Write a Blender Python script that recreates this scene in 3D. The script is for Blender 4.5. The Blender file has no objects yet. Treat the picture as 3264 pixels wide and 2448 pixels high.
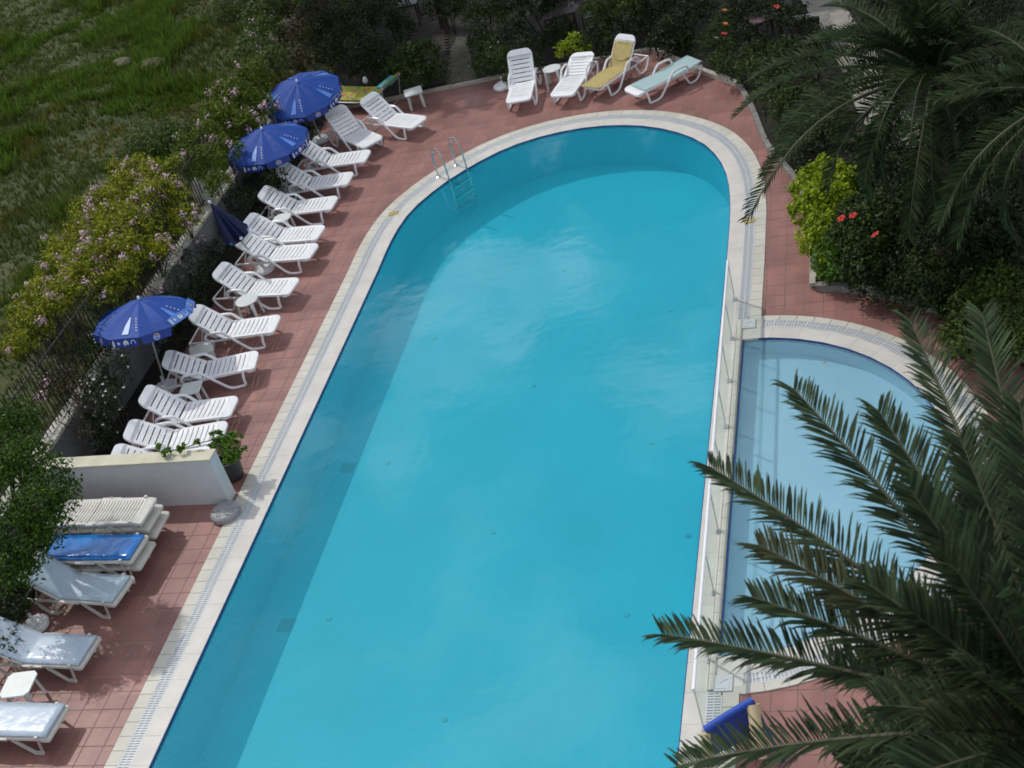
import bpy, math, random
import numpy as np
from mathutils import Vector, Matrix, Euler
random.seed(7); RNG=np.random.default_rng(7)
SC=bpy.context.scene; COL=SC.collection
PI=math.pi
# ---------------------------------------------------------------- camera
FPX,TH,RO,HD,CH=4399.6,math.radians(34.12),math.radians(-17.03),math.radians(-20.05),13.3
fw=np.array([math.sin(HD)*math.cos(TH),math.cos(HD)*math.cos(TH),-math.sin(TH)])
rt=np.array([math.cos(HD),-math.sin(HD),0.]); up=np.cross(rt,fw)
CR=math.cos(RO)*rt+math.sin(RO)*up; CU=-math.sin(RO)*rt+math.cos(RO)*up
cam=bpy.data.cameras.new('camera'); cam.sensor_width=36; cam.lens=FPX/3264*36
cam.clip_start=.1; cam.clip_end=2000
co=bpy.data.objects.new('camera',cam); COL.objects.link(co)
mw=Matrix(((CR[0],CU[0],-fw[0],0),(CR[1],CU[1],-fw[1],0),(CR[2],CU[2],-fw[2],CH),(0,0,0,1)))
co.matrix_world=mw; SC.camera=co
cam.dof.use_dof=True; cam.dof.focus_distance=22; cam.dof.aperture_fstop=2.6
def G(x,y,z=0.):
    "world point at height z seen at photo pixel x,y"
    d=(x-1632)*CR-(y-1224)*CU+FPX*fw
    t=(z-CH)/d[2]; return Vector((t*d[0],t*d[1],z))
# ---------------------------------------------------------------- light
SUNV=Vector((.64,-.48,-1)).normalized()
sun=bpy.data.lights.new('sun','SUN'); sun.energy=3.0; sun.angle=math.radians(.9); sun.color=(1,.95,.88)
so=bpy.data.objects.new('sun',sun); COL.objects.link(so); so.rotation_euler=SUNV.to_track_quat('-Z','Y').to_euler(); so.location=(-20,20,30)
W=bpy.data.worlds.new('World'); SC.world=W; W.use_nodes=True
nt=W.node_tree; nt.nodes.clear()
def N(nt,t,**k):
    n=nt.nodes.new(t)
    for a,b in k.items(): setattr(n,a,b)
    return n
sky=N(nt,'ShaderNodeTexSky',sky_type='NISHITA'); sky.sun_disc=False
sky.sun_elevation=math.asin(-SUNV.z); sky.sun_rotation=math.atan2(-SUNV.x,-SUNV.y)
sky.air_density=1.0; sky.dust_density=1.2
tc=N(nt,'ShaderNodeTexCoord'); sp=N(nt,'ShaderNodeSeparateXYZ'); nt.links.new(tc.outputs['Generated'],sp.inputs[0])
ad=N(nt,'ShaderNodeMath',operation='MAXIMUM'); nt.links.new(sp.outputs['Z'],ad.inputs[0]); ad.inputs[1].default_value=.06
a2=N(nt,'ShaderNodeMath',operation='ADD'); nt.links.new(ad.outputs[0],a2.inputs[0]); a2.inputs[1].default_value=.12
cb=N(nt,'ShaderNodeCombineXYZ')
for i,c in enumerate('XY'):
    dv=N(nt,'ShaderNodeMath',operation='DIVIDE'); nt.links.new(sp.outputs[c],dv.inputs[0]); nt.links.new(a2.outputs[0],dv.inputs[1]); nt.links.new(dv.outputs[0],cb.inputs[i])
no=N(nt,'ShaderNodeTexNoise'); no.inputs['Scale'].default_value=5.0; no.inputs['Detail'].default_value=7; no.inputs['Roughness'].default_value=.55
nt.links.new(cb.outputs[0],no.inputs['Vector'])
cr=N(nt,'ShaderNodeValToRGB'); cr.color_ramp.elements[0].position=.475; cr.color_ramp.elements[1].position=.62
nt.links.new(no.outputs[0],cr.inputs[0])
mx=N(nt,'ShaderNodeMixRGB'); mx.inputs[2].default_value=(34,35,37,1)
nt.links.new(cr.outputs[0],mx.inputs[0]); nt.links.new(sky.outputs[0],mx.inputs[1])
bg=N(nt,'ShaderNodeBackground'); bg.inputs[1].default_value=.09; nt.links.new(mx.outputs[0],bg.inputs[0])
wo=N(nt,'ShaderNodeOutputWorld'); nt.links.new(bg.outputs[0],wo.inputs[0])
SC.view_settings.view_transform='Standard'; SC.view_settings.look='None'; SC.view_settings.exposure=-.60; SC.view_settings.gamma=1
SC.view_settings.use_curve_mapping=False
SC.render.engine='CYCLES'; SC.cycles.filter_width=1.7
SC.cycles.transparent_max_bounces=12; SC.cycles.max_bounces=7; SC.cycles.sample_clamp_indirect=6; SC.cycles.caustics_reflective=False; SC.cycles.caustics_refractive=False

# ---------------------------------------------------------------- materials
MATS={}
def mat(name,col,col2=None,scale=4.,rough=.6,bump=0.,bscale=None,metal=0.,leaf=0.,rnd=0.,spec=.5,cell=0.,coord='world'):
    if name in MATS: return MATS[name]
    m=bpy.data.materials.new(name); m.use_nodes=True; t=m.node_tree; t.nodes.clear()
    out=N(t,'ShaderNodeOutputMaterial'); p=N(t,'ShaderNodeBsdfPrincipled')
    p.inputs['Roughness'].default_value=rough; p.inputs['Metallic'].default_value=metal; p.inputs['Specular IOR Level'].default_value=spec
    geo=N(t,'ShaderNodeNewGeometry')
    if coord=='world': vec=geo.outputs['Position']
    else: vec=N(t,'ShaderNodeTexCoord').outputs['Object']
    col=tuple(col)+(1,)
    cs=None
    if col2 is not None:
        col2=tuple(col2)+(1,)
        nz=N(t,'ShaderNodeTexNoise'); nz.inputs['Scale'].default_value=scale; nz.inputs['Detail'].default_value=5; nz.inputs['Roughness'].default_value=.6
        t.links.new(vec,nz.inputs['Vector'])
        r=N(t,'ShaderNodeMapRange'); r.inputs[1].default_value=.35; r.inputs[2].default_value=.65
        t.links.new(nz.outputs[0],r.inputs[0])
        mixn=N(t,'ShaderNodeMixRGB'); mixn.inputs[1].default_value=col; mixn.inputs[2].default_value=col2
        if leaf:
            ma=N(t,'ShaderNodeMath',operation='ADD'); t.links.new(r.outputs[0],ma.inputs[0]); t.links.new(geo.outputs['Random Per Island'],ma.inputs[1])
            mb=N(t,'ShaderNodeMath',operation='MULTIPLY'); t.links.new(ma.outputs[0],mb.inputs[0]); mb.inputs[1].default_value=.5
            t.links.new(mb.outputs[0],mixn.inputs[0])
        else: t.links.new(r.outputs[0],mixn.inputs[0])
        cs=mixn.outputs[0]
    else:
        rg=N(t,'ShaderNodeRGB'); rg.outputs[0].default_value=col; cs=rg.outputs[0]
    if rnd or cell:
        hs=N(t,'ShaderNodeHueSaturation'); t.links.new(cs,hs.inputs['Color'])
        mr=N(t,'ShaderNodeMapRange'); mr.inputs[3].default_value=1-(rnd or cell); mr.inputs[4].default_value=1+(rnd or cell)
        if cell:
            sn=N(t,'ShaderNodeVectorMath',operation='SNAP'); t.links.new(geo.outputs['Position'],sn.inputs[0]); sn.inputs[1].default_value=(.3266,.3266,1.7)
            wn=N(t,'ShaderNodeTexWhiteNoise'); t.links.new(sn.outputs[0],wn.inputs['Vector']); t.links.new(wn.outputs['Value'],mr.inputs[0])
        else:
            src=geo.outputs['Random Per Island'] if leaf else N(t,'ShaderNodeObjectInfo').outputs['Random']
            t.links.new(src,mr.inputs[0])
        t.links.new(mr.outputs[0],hs.inputs['Value']); cs=hs.outputs[0]
    t.links.new(cs,p.inputs['Base Color'])
    if bump:
        bn=N(t,'ShaderNodeTexNoise'); bn.inputs['Scale'].default_value=bscale or scale*4; bn.inputs['Detail'].default_value=4; t.links.new(vec,bn.inputs['Vector'])
        bp=N(t,'ShaderNodeBump'); bp.inputs['Strength'].default_value=bump; bp.inputs['Distance'].default_value=.02
        t.links.new(bn.outputs[0],bp.inputs['Height']); t.links.new(bp.outputs[0],p.inputs['Normal'])
    sh=p.outputs[0]
    if leaf:
        tr=N(t,'ShaderNodeBsdfTranslucent'); t.links.new(cs,tr.inputs[0]); ms=N(t,'ShaderNodeMixShader'); ms.inputs[0].default_value=leaf
        t.links.new(p.outputs[0],ms.inputs[1]); t.links.new(tr.outputs[0],ms.inputs[2]); sh=ms.outputs[0]
    t.links.new(sh,out.inputs[0]); MATS[name]=m; return m
def leafm(name,a,b,rough=.5,tr=.25,rnd=.45,spec=.25): return mat(name,a,b,scale=2.2,rough=rough,leaf=tr,rnd=rnd,spec=spec)

tile_m=mat('terracotta_tile',(.315,.152,.132),(.22,.104,.088),scale=.8,rough=.45,bump=.12,bscale=14,cell=.14,spec=.4)
grout_m=mat('tile_grout',(.29,.19,.175),(.21,.14,.125),scale=6,rough=.85)
border_m=mat('cream_border_stone',(.57,.555,.48),(.48,.47,.41),scale=1.2,rough=.55,bump=.1,bscale=30,rnd=.05)
border_g=mat('border_grout',(.46,.48,.48),rough=.9)
coping_m=mat('pale_coping',(.61,.59,.54),(.52,.505,.465),scale=2.2,rough=.5,bump=.06,bscale=25,rnd=.02)
grate_m=mat('gutter_grate',(.58,.61,.63),(.52,.55,.57),scale=3,rough=.4)
gutter_m=mat('gutter_channel',(.20,.22,.23),rough=.7)
white_m=mat('white_resin',(.84,.85,.86),(.77,.79,.81),scale=5,rough=.32,coord='obj',rnd=.04,spec=.5)
old_m=mat('cream_resin',(.62,.61,.56),(.50,.49,.44),scale=5,rough=.45,coord='obj',rnd=.05)
table_m=mat('white_table_resin',(.68,.72,.70),(.60,.64,.62),scale=6,rough=.35,coord='obj',rnd=.05)
steel_m=mat('stainless_steel',(.55,.57,.58),rough=.16,metal=1.)
wall_m=mat('white_render',(.62,.64,.66),(.56,.58,.60),scale=2.,rough=.8,bump=.15,bscale=40)
walltop_m=mat('cream_wall_top',(.62,.59,.46),(.50,.48,.36),scale=3.,rough=.75,bump=.2,bscale=30)
ret_m=mat('grey_render',(.17,.18,.185),(.10,.11,.11),scale=1.6,rough=.9,bump=.3,bscale=20)
cap_m=mat('pale_wall_cap',(.50,.48,.42),(.36,.35,.30),scale=3,rough=.8,bump=.3,bscale=18)
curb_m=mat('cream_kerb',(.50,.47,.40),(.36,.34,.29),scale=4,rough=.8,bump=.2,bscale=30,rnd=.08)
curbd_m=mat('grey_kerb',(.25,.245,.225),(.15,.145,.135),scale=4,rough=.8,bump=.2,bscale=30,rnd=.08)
soil_m=mat('garden_soil',(.016,.014,.008),(.008,.008,.004),scale=3,rough=.95,bump=.8,bscale=18)  # soil colour taken down so it carries the shade under the planting
field_m=mat('scrub_ground',(.078,.084,.030),(.044,.062,.016),scale=.45,rough=.95,bump=.8,bscale=6)
iron_m=mat('dark_iron',(.020,.016,.015),rough=.5)
blue_m=mat('blue_canvas',(.010,.062,.32),(.008,.050,.27),scale=3,rough=.62,coord='obj',spec=.3)
bluev_m=mat('blue_valance',(.012,.045,.30),(.01,.035,.24),scale=3,rough=.45,coord='obj')
navy_m=mat('navy_canvas',(.006,.012,.075),(.005,.009,.05),scale=5,rough=.5,coord='obj')
print_m=mat('white_print',(.62,.66,.72),rough=.6)
lblue_m=mat('light_blue_print',(.09,.24,.66),(.07,.19,.60),scale=8,rough=.4,coord='obj')
red_m=mat('red_print',(.35,.10,.12),rough=.6)
pole_m=mat('grey_pole',(.42,.43,.42),rough=.35)
bark_m=mat('bark',(.05,.038,.025),(.025,.02,.014),scale=8,rough=.9,bump=.6,bscale=20)
palmbark_m=mat('palm_trunk_bark',(.09,.07,.05),(.04,.03,.02),scale=10,rough=.95,bump=.8,bscale=14)
rachis_m=mat('palm_rachis',(.055,.058,.022),(.035,.04,.016),scale=3,rough=.6)
palm_m=leafm('palm_leaflet',(.015,.034,.016),(.054,.078,.034),rough=.65,tr=.14,rnd=.5,spec=.12)
palm2_m=leafm('palm_leaflet_dark',(.014,.031,.011),(.038,.060,.022),rough=.65,tr=.12,rnd=.5,spec=.08)  # leaflet colour darkened to stand in for shade over the upper palms
palmy_m=leafm('palm_leaflet_pale',(.030,.040,.018),(.068,.074,.034),rough=.65,tr=.2,spec=.12)
L_fence=leafm('lime_climber_leaf',(.095,.14,.012),(.30,.31,.020),tr=.3,spec=.12)
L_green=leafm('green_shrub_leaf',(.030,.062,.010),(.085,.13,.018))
L_dark=leafm('dark_shrub_leaf',(.009,.018,.006),(.030,.046,.013),tr=.12,spec=.12)  # this and the mid green below are lowered to imitate garden shade
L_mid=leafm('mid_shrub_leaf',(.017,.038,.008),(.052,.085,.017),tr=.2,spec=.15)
L_lime=leafm('lime_shrub_leaf',(.12,.20,.006),(.34,.42,.010),tr=.3)
L_tree=leafm('citrus_leaf',(.012,.034,.005),(.062,.13,.009),tr=.2,spec=.15)
L_climb=leafm('green_climber_leaf',(.045,.085,.010),(.13,.17,.018),tr=.25,spec=.12)
L_red=leafm('reddish_leaf',(.035,.022,.012),(.055,.050,.018),tr=.15)
L_grey=leafm('grey_green_leaf',(.05,.07,.055),(.10,.12,.09),tr=.1)
pink_m=mat('pink_petal',(.50,.31,.37),(.62,.45,.50),scale=30,rough=.7)
whitef_m=mat('white_petal',(.68,.70,.66),rough=.7)
redf_m=mat('red_petal',(.55,.02,.015),(.42,.015,.01),scale=20,rough=.6)
orangef_m=mat('orange_petal',(.62,.20,.05),rough=.6)
cream_f=mat('cream_petal',(.6,.52,.34),rough=.6)
brown_m=mat('dark_rattan',(.045,.035,.033),(.03,.022,.02),scale=20,rough=.5)
browntop_m=mat('table_top_brown',(.055,.045,.046),rough=.4)
pinktop_m=mat('pinkish_table_top',(.16,.11,.12),rough=.4)
pebble_m=mat('path_pebble',(.22,.21,.17),(.12,.115,.09),scale=6,rough=.8,rnd=.2)
brick_m=mat('dark_brick_paver',(.034,.023,.018),(.02,.015,.012),scale=4,rough=.85,rnd=.2)
pathc_m=mat('pale_concrete_path',(.34,.32,.28),(.24,.22,.19),scale=2,rough=.85,bump=.3,bscale=25)
pot_m=mat('dark_grey_pot',(.035,.038,.042),(.028,.03,.032),scale=5,rough=.5)
potb_m=mat('brown_pot',(.10,.06,.05),rough=.6)
matt_m=mat('pale_blue_mattress',(.42,.52,.60),(.38,.48,.56),scale=3,rough=.45,bump=.25,bscale=9,coord='obj',spec=.35)
matc_m=mat('clear_covered_mattress',(.50,.58,.66),(.40,.50,.60),scale=2.5,rough=.28,bump=.6,bscale=5,coord='obj',spec=.6)
matb_m=mat('blue_shiny_mattress',(.004,.20,.60),(.003,.12,.46),scale=3.5,rough=.14,bump=.7,bscale=5,coord='obj',spec=.9)
ytowel_m=mat('yellow_towel',(.47,.38,.16),(.40,.32,.12),scale=12,rough=.9,bump=.3,bscale=60,coord='obj')
teal_m=mat('teal_pillow',(.02,.22,.25),(.03,.28,.30),scale=6,rough=.7)
disc_m=mat('grey_plastic_base',(.34,.34,.35),(.22,.22,.23),scale=9,rough=.5,bump=.2,coord='obj')
globe_m=mat('frosted_lamp_globe',(.55,.58,.58),rough=.3)
foam_m=mat('cream_foam_roll',(.62,.50,.30),(.54,.43,.25),scale=6,rough=.7)
navyt_m=mat('navy_edge_tile',(.012,.035,.17),(.016,.05,.23),scale=12,rough=.25,rnd=.1)
stain_m=mat('yellow_marker_tile',(.42,.32,.10),(.30,.25,.10),scale=25,rough=.7)
nozz_m=mat('floor_inlet',(.13,.52,.58),rough=.6)
drain_m=mat('floor_drain',(.06,.34,.42),rough=.7)
litter_m=mat('dry_leaf',(.30,.22,.05),(.12,.14,.03),scale=9,rough=.8,rnd=.3)

def special(name,fn):
    m=bpy.data.materials.new(name); m.use_nodes=True; t=m.node_tree; t.nodes.clear(); out=N(t,'ShaderNodeOutputMaterial'); fn(t,out); MATS[name]=m; return m
def pooltile(base,b2,grid):
    def f(t,out):
        p=N(t,'ShaderNodeBsdfPrincipled'); p.inputs['Roughness'].default_value=.5
        g=N(t,'ShaderNodeNewGeometry')
        mp=N(t,'ShaderNodeVectorMath',operation='MULTIPLY'); mp.inputs[1].default_value=(1,1,1); t.links.new(g.outputs['Position'],mp.inputs[0])
        br=N(t,'ShaderNodeTexBrick'); br.offset=0; br.inputs['Scale'].default_value=1; br.inputs['Brick Width'].default_value=.245; br.inputs['Row Height'].default_value=.245
        br.inputs['Mortar Size'].default_value=.008; br.inputs['Mortar Smooth'].default_value=.6
        br.inputs['Color1'].default_value=base+(1,); br.inputs['Color2'].default_value=b2+(1,); br.inputs['Mortar'].default_value=grid+(1,)
        t.links.new(mp.outputs[0],br.inputs['Vector'])
        nz=N(t,'ShaderNodeTexNoise'); nz.inputs['Scale'].default_value=.6; nz.inputs['Detail'].default_value=4; t.links.new(g.outputs['Position'],nz.inputs['Vector'])
        hs=N(t,'ShaderNodeHueSaturation'); mr=N(t,'ShaderNodeMapRange'); mr.inputs[1].default_value=.3; mr.inputs[2].default_value=.7; mr.inputs[3].default_value=.93; mr.inputs[4].default_value=1.07
        t.links.new(nz.outputs[0],mr.inputs[0]); t.links.new(mr.outputs[0],hs.inputs['Value']); t.links.new(br.outputs['Color'],hs.inputs['Color'])
        t.links.new(hs.outputs[0],p.inputs['Base Color']); t.links.new(p.outputs[0],out.inputs[0])
    return f
pool_m=special('turquoise_pool_mosaic',pooltile((.050,.595,.775),(.048,.585,.765),(.085,.64,.81)))
wade_m=special('pale_blue_mosaic',pooltile((.44,.71,.84),(.435,.705,.84),(.46,.72,.85)))
def water(tint,bump,scatter_col,scatter_mix):
    def f(t,out):
        fr=N(t,'ShaderNodeFresnel'); fr.inputs[0].default_value=1.33
        gl=N(t,'ShaderNodeBsdfGlossy'); gl.inputs['Roughness'].default_value=.045
        tr=N(t,'ShaderNodeBsdfTransparent'); tr.inputs[0].default_value=tint+(1,)
        ms=N(t,'ShaderNodeMixShader')
        g=N(t,'ShaderNodeNewGeometry')
        n1=N(t,'ShaderNodeTexNoise'); n1.inputs['Scale'].default_value=1.6; n1.inputs['Detail'].default_value=3
        n2=N(t,'ShaderNodeTexNoise'); n2.inputs['Scale'].default_value=11; n2.inputs['Detail'].default_value=3
        for n in (n1,n2): t.links.new(g.outputs['Position'],n.inputs['Vector'])
        m1=N(t,'ShaderNodeMath',operation='MULTIPLY_ADD'); t.links.new(n2.outputs[0],m1.inputs[0]); m1.inputs[1].default_value=.12; t.links.new(n1.outputs[0],m1.inputs[2])
        bp=N(t,'ShaderNodeBump'); bp.inputs['Strength'].default_value=1; bp.inputs['Distance'].default_value=bump; t.links.new(m1.outputs[0],bp.inputs['Height'])
        t.links.new(bp.outputs[0],gl.inputs['Normal']); t.links.new(bp.outputs[0],fr.inputs['Normal'])
        df=N(t,'ShaderNodeBsdfDiffuse'); df.inputs[0].default_value=scatter_col+(1,); m0=N(t,'ShaderNodeMixShader'); m0.inputs[0].default_value=scatter_mix  # diffuse layer stands in for light scattered in the water, lifting shadows
        t.links.new(tr.outputs[0],m0.inputs[1]); t.links.new(df.outputs[0],m0.inputs[2])
        t.links.new(fr.outputs[0],ms.inputs[0]); t.links.new(m0.outputs[0],ms.inputs[1]); t.links.new(gl.outputs[0],ms.inputs[2]); t.links.new(ms.outputs[0],out.inputs[0])
    return f
water_m=special('pool_water',water((.70,.98,.985),.0045,(.034,.435,.59),.34))
wwater_m=special('wading_water',water((.86,.97,.99),.007,(.34,.60,.76),.30))
def glass(t,out):
    gl=N(t,'ShaderNodeBsdfGlossy'); gl.inputs['Roughness'].default_value=.05
    tr=N(t,'ShaderNodeBsdfTransparent'); tr.inputs[0].default_value=(.93,.97,.955,1)
    ms=N(t,'ShaderNodeMixShader'); ms.inputs[0].default_value=.06; t.links.new(tr.outputs[0],ms.inputs[1]); t.links.new(gl.outputs[0],ms.inputs[2]); t.links.new(ms.outputs[0],out.inputs[0])
glass_m=special('green_tinted_glass',glass)
def floral(t,out):
    p=N(t,'ShaderNodeBsdfPrincipled'); p.inputs['Roughness'].default_value=.8
    tc=N(t,'ShaderNodeTexCoord'); vo=N(t,'ShaderNodeTexVoronoi'); vo.inputs['Scale'].default_value=9; vo.inputs['Randomness'].default_value=.9; t.links.new(tc.outputs['Object'],vo.inputs['Vector'])
    lt=N(t,'ShaderNodeMath',operation='LESS_THAN'); lt.inputs[1].default_value=.42; t.links.new(vo.outputs['Distance'],lt.inputs[0])
    sc=N(t,'ShaderNodeSeparateXYZ'); t.links.new(vo.outputs['Color'],sc.inputs[0])
    rp=N(t,'ShaderNodeValToRGB'); rp.color_ramp.interpolation='CONSTANT'
    els=[(0,(.50,.05,.03)),(.25,(.42,.38,.04)),(.45,(.03,.20,.25)),(.65,(.16,.34,.04)),(.82,(.55,.16,.06))]
    rp.color_ramp.elements[0].color=els[0][1]+(1,); rp.color_ramp.elements[1].position=els[1][0]; rp.color_ramp.elements[1].color=els[1][1]+(1,)
    for q,c in els[2:]:
        e=rp.color_ramp.elements.new(q); e.color=c+(1,)
    t.links.new(sc.outputs[0],rp.inputs[0])
    m=N(t,'ShaderNodeMixRGB'); m.inputs[1].default_value=(.33,.34,.05,1); t.links.new(lt.outputs[0],m.inputs[0]); t.links.new(rp.outputs[0],m.inputs[2]); t.links.new(m.outputs[0],p.inputs[0]); t.links.new(p.outputs[0],out.inputs[0])
floral_m=special('floral_fabric',floral)
def stripes(t,out):
    p=N(t,'ShaderNodeBsdfPrincipled'); p.inputs['Roughness'].default_value=.8
    tc=N(t,'ShaderNodeTexCoord'); w=N(t,'ShaderNodeTexWave',wave_type='BANDS',bands_direction='Y'); w.inputs['Scale'].default_value=3.6; w.inputs['Distortion'].default_value=.3; w.inputs['Detail'].default_value=2
    t.links.new(tc.outputs['Object'],w.inputs['Vector']); r=N(t,'ShaderNodeValToRGB'); r.color_ramp.elements[0].color=(.20,.36,.40,1); r.color_ramp.elements[1].color=(.46,.58,.55,1); r.color_ramp.elements[0].position=.3; r.color_ramp.elements[1].position=.6
    t.links.new(w.outputs[0],r.inputs[0]); t.links.new(r.outputs[0],p.inputs[0]); t.links.new(p.outputs[0],out.inputs[0])
stripe_m=special('striped_towel',stripes)

# ---------------------------------------------------------------- helpers
class MB:
    def __init__(s): s.v=[]; s.f=[]
    def add(s,v,f):
        b=len(s.v); s.v+= [tuple(p) for p in v]; s.f+=[tuple(i+b for i in q) for q in f]; return s
    def box(s,c,d,M=None,taper=1.):
        x,y,z=[q/2 for q in d]; v=[]
        for k in (-1,1):
            q=taper if k>0 else 1
            v+=[(-x*q,-y*q,k*z),(x*q,-y*q,k*z),(x*q,y*q,k*z),(-x*q,y*q,k*z)]
        v=[Vector(p)+Vector(c) for p in v]
        if M: v=[M@p for p in v]
        return s.add(v,[(3,2,1,0),(4,5,6,7),(0,1,5,4),(1,2,6,5),(2,3,7,6),(3,0,4,7)])
    def tube(s,pts,r,n=8,caps=True,r2=None):
        pts=[Vector(p) for p in pts]; m=len(pts); rings=[]
        nrm=None; v=[]
        for i,p in enumerate(pts):
            d=(pts[min(i+1,m-1)]-pts[max(i-1,0)]).normalized()
            if nrm is None:
                a=Vector((0,0,1)) if abs(d.z)<.9 else Vector((1,0,0)); nrm=d.cross(a).normalized()
            else: nrm=(nrm-d*nrm.dot(d)).normalized()
            b=d.cross(nrm); rr=r if r2 is None else r+(r2-r)*i/(m-1)
            if isinstance(r,(list,tuple)): rr=r[i]
            v+=[p+(nrm*math.cos(2*PI*k/n)+b*math.sin(2*PI*k/n))*rr for k in range(n)]
        f=[(i*n+k,i*n+(k+1)%n,(i+1)*n+(k+1)%n,(i+1)*n+k) for i in range(m-1) for k in range(n)]
        if caps: f+=[tuple(range(n))[::-1],tuple(range((m-1)*n,m*n))]
        return s.add(v,f)
    def lathe(s,prof,n=24,c=(0,0,0),M=None):
        v=[];
        for r,z in prof: v+=[Vector((c[0]+r*math.cos(2*PI*k/n),c[1]+r*math.sin(2*PI*k/n),c[2]+z)) for k in range(n)]
        if M: v=[M@p for p in v]
        f=[(i*n+k,i*n+(k+1)%n,(i+1)*n+(k+1)%n,(i+1)*n+k) for i in range(len(prof)-1) for k in range(n)]
        f+=[tuple(range(n))[::-1],tuple(range((len(prof)-1)*n,len(prof)*n))]
        return s.add(v,f)
    def prism(s,poly,z0,z1):
        n=len(poly); v=[(p[0],p[1],z0) for p in poly]+[(p[0],p[1],z1) for p in poly]
        return s.add(v,[tuple(range(n))[::-1],tuple(range(n,2*n))]+[(i,(i+1)%n,n+(i+1)%n,n+i) for i in range(n)])
    def mesh(s,name,m,smooth=False):
        me=bpy.data.meshes.new(name); me.from_pydata([tuple(p) for p in s.v],[],s.f); me.materials.append(m)
        if smooth: me.shade_smooth() if hasattr(me,'shade_smooth') else None
        me.update(); return me
    def build(s,name,m,parent=None,smooth=False,loc=None,rot=None,bevel=0):
        return obj(name,s.mesh(name,m,smooth),parent,loc,rot,bevel)
def obj(name,me,parent=None,loc=None,rot=None,bevel=0):
    o=bpy.data.objects.new(name,me); COL.objects.link(o)
    if parent: o.parent=parent
    if loc is not None: o.location=loc
    if rot is not None: o.rotation_euler=rot
    if bevel:
        b=o.modifiers.new('bevel','BEVEL'); b.width=bevel; b.segments=2; b.limit_method='ANGLE'
    return o
def tag(o,label=None,cat=None,group=None,kind=None):
    if label: o['label']=label
    if cat: o['category']=cat
    if group: o['group']=group
    if kind: o['kind']=kind
    return o
def thing(name,label,cat,loc=(0,0,0),rz=0,group=None,rot=None):
    o=bpy.data.objects.new(name,None); COL.objects.link(o); o.empty_display_size=.2
    o.location=loc; o.rotation_euler=rot if rot else (0,0,rz); return tag(o,label,cat,group)
def dup(o,parent=None):
    c=o.copy(); COL.objects.link(c); c.parent=parent
    for ch in list(o.children): dup(ch,c)
    return c
def fastmesh(name,V,F,m,smooth=False):
    V=np.ascontiguousarray(V,dtype=np.float32); F=np.ascontiguousarray(F,dtype=np.int32); k=F.shape[1]
    me=bpy.data.meshes.new(name); me.vertices.add(len(V)); me.vertices.foreach_set('co',V.ravel())
    me.loops.add(F.size); me.loops.foreach_set('vertex_index',F.ravel()); me.polygons.add(len(F))
    me.polygons.foreach_set('loop_start',np.arange(0,F.size,k,dtype=np.int32)); me.polygons.foreach_set('loop_total',np.full(len(F),k,dtype=np.int32))
    me.materials.append(m); me.update(calc_edges=True); return me
def unit(a): return a/np.maximum(np.linalg.norm(a,axis=-1,keepdims=True),1e-9)
def leaves(P,Nn,size,aspect=.5,fold=.25):
    "rhombic folded leaves at P facing Nn"
    n=len(P); a=unit(RNG.normal(size=(n,3))); T=unit(np.cross(Nn,a)); B=np.cross(Nn,T)
    s=(size*RNG.uniform(.6,1.35,n))[:,None]
    v0=P-T*s*.5; v1=P+B*s*aspect*.5-Nn*s*fold*.3; v2=P+T*s*.5; v3=P-B*s*aspect*.5-Nn*s*fold*.3
    V=np.stack([v0,v1,v2,v3],1).reshape(-1,3); i=np.arange(n)*4
    F=np.concatenate([np.stack([i,i+1,i+2],1),np.stack([i,i+2,i+3],1)]); return V,F
def blobleaves(blobs,dens,size,clump=.16,up=.5):
    "blobs: list of (x,y,z,r[,rz]) -> leaf arrays; leaves grouped in twig clumps through an uneven shell"
    Ps=[];Ns=[]
    for b in blobs:
        c=np.array(b[:3],float); r=b[3]; rz=b[4] if len(b)>4 else r*.85
        nc=max(6,int(dens*r*r*9)); d=unit(RNG.normal(size=(nc,3))); d[:,2]=np.where(d[:,2]<-.5,-d[:,2],d[:,2])
        rad=RNG.uniform(.45,1.12,nc)**.7
        cc=c+d*rad[:,None]*np.array([r,r,rz]); k=RNG.integers(9,20,nc)
        idx=np.repeat(np.arange(nc),k); n=len(idx)
        p=cc[idx]+RNG.normal(size=(n,3))*clump*min(1,r+.3)*.5
        Ps.append(p); Ns.append(unit(d[idx]*.6+RNG.normal(size=(n,3))*.7+np.array([0,0,up])))
    P=np.concatenate(Ps); Nn=np.concatenate(Ns)
    P[:,2]=np.maximum(P[:,2],.03); return leaves(P,Nn,np.full(len(P),size))
def flowercluster_mesh(name,m,r=.05,n=16,ps=.045):
    P=RNG.normal(size=(n,3))*r*.55; Nn=unit(P+np.array([0,0,.04])); V,F=leaves(P,Nn,np.full(n,ps),.8,.3); return fastmesh(name,V,F,m)
def surfpts(blobs,n,up=.35):
    out=[]
    for _ in range(n):
        b=blobs[random.randrange(len(blobs))]; d=unit(RNG.normal(size=3)); d[2]=abs(d[2])*.8+up*.3; d=d/np.linalg.norm(d); rz=b[4] if len(b)>4 else b[3]*.85
        out.append(Vector((b[0]+d[0]*b[3]*1.04,b[1]+d[1]*b[3]*1.04,b[2]+d[2]*rz*1.08)))
    return out
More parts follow.
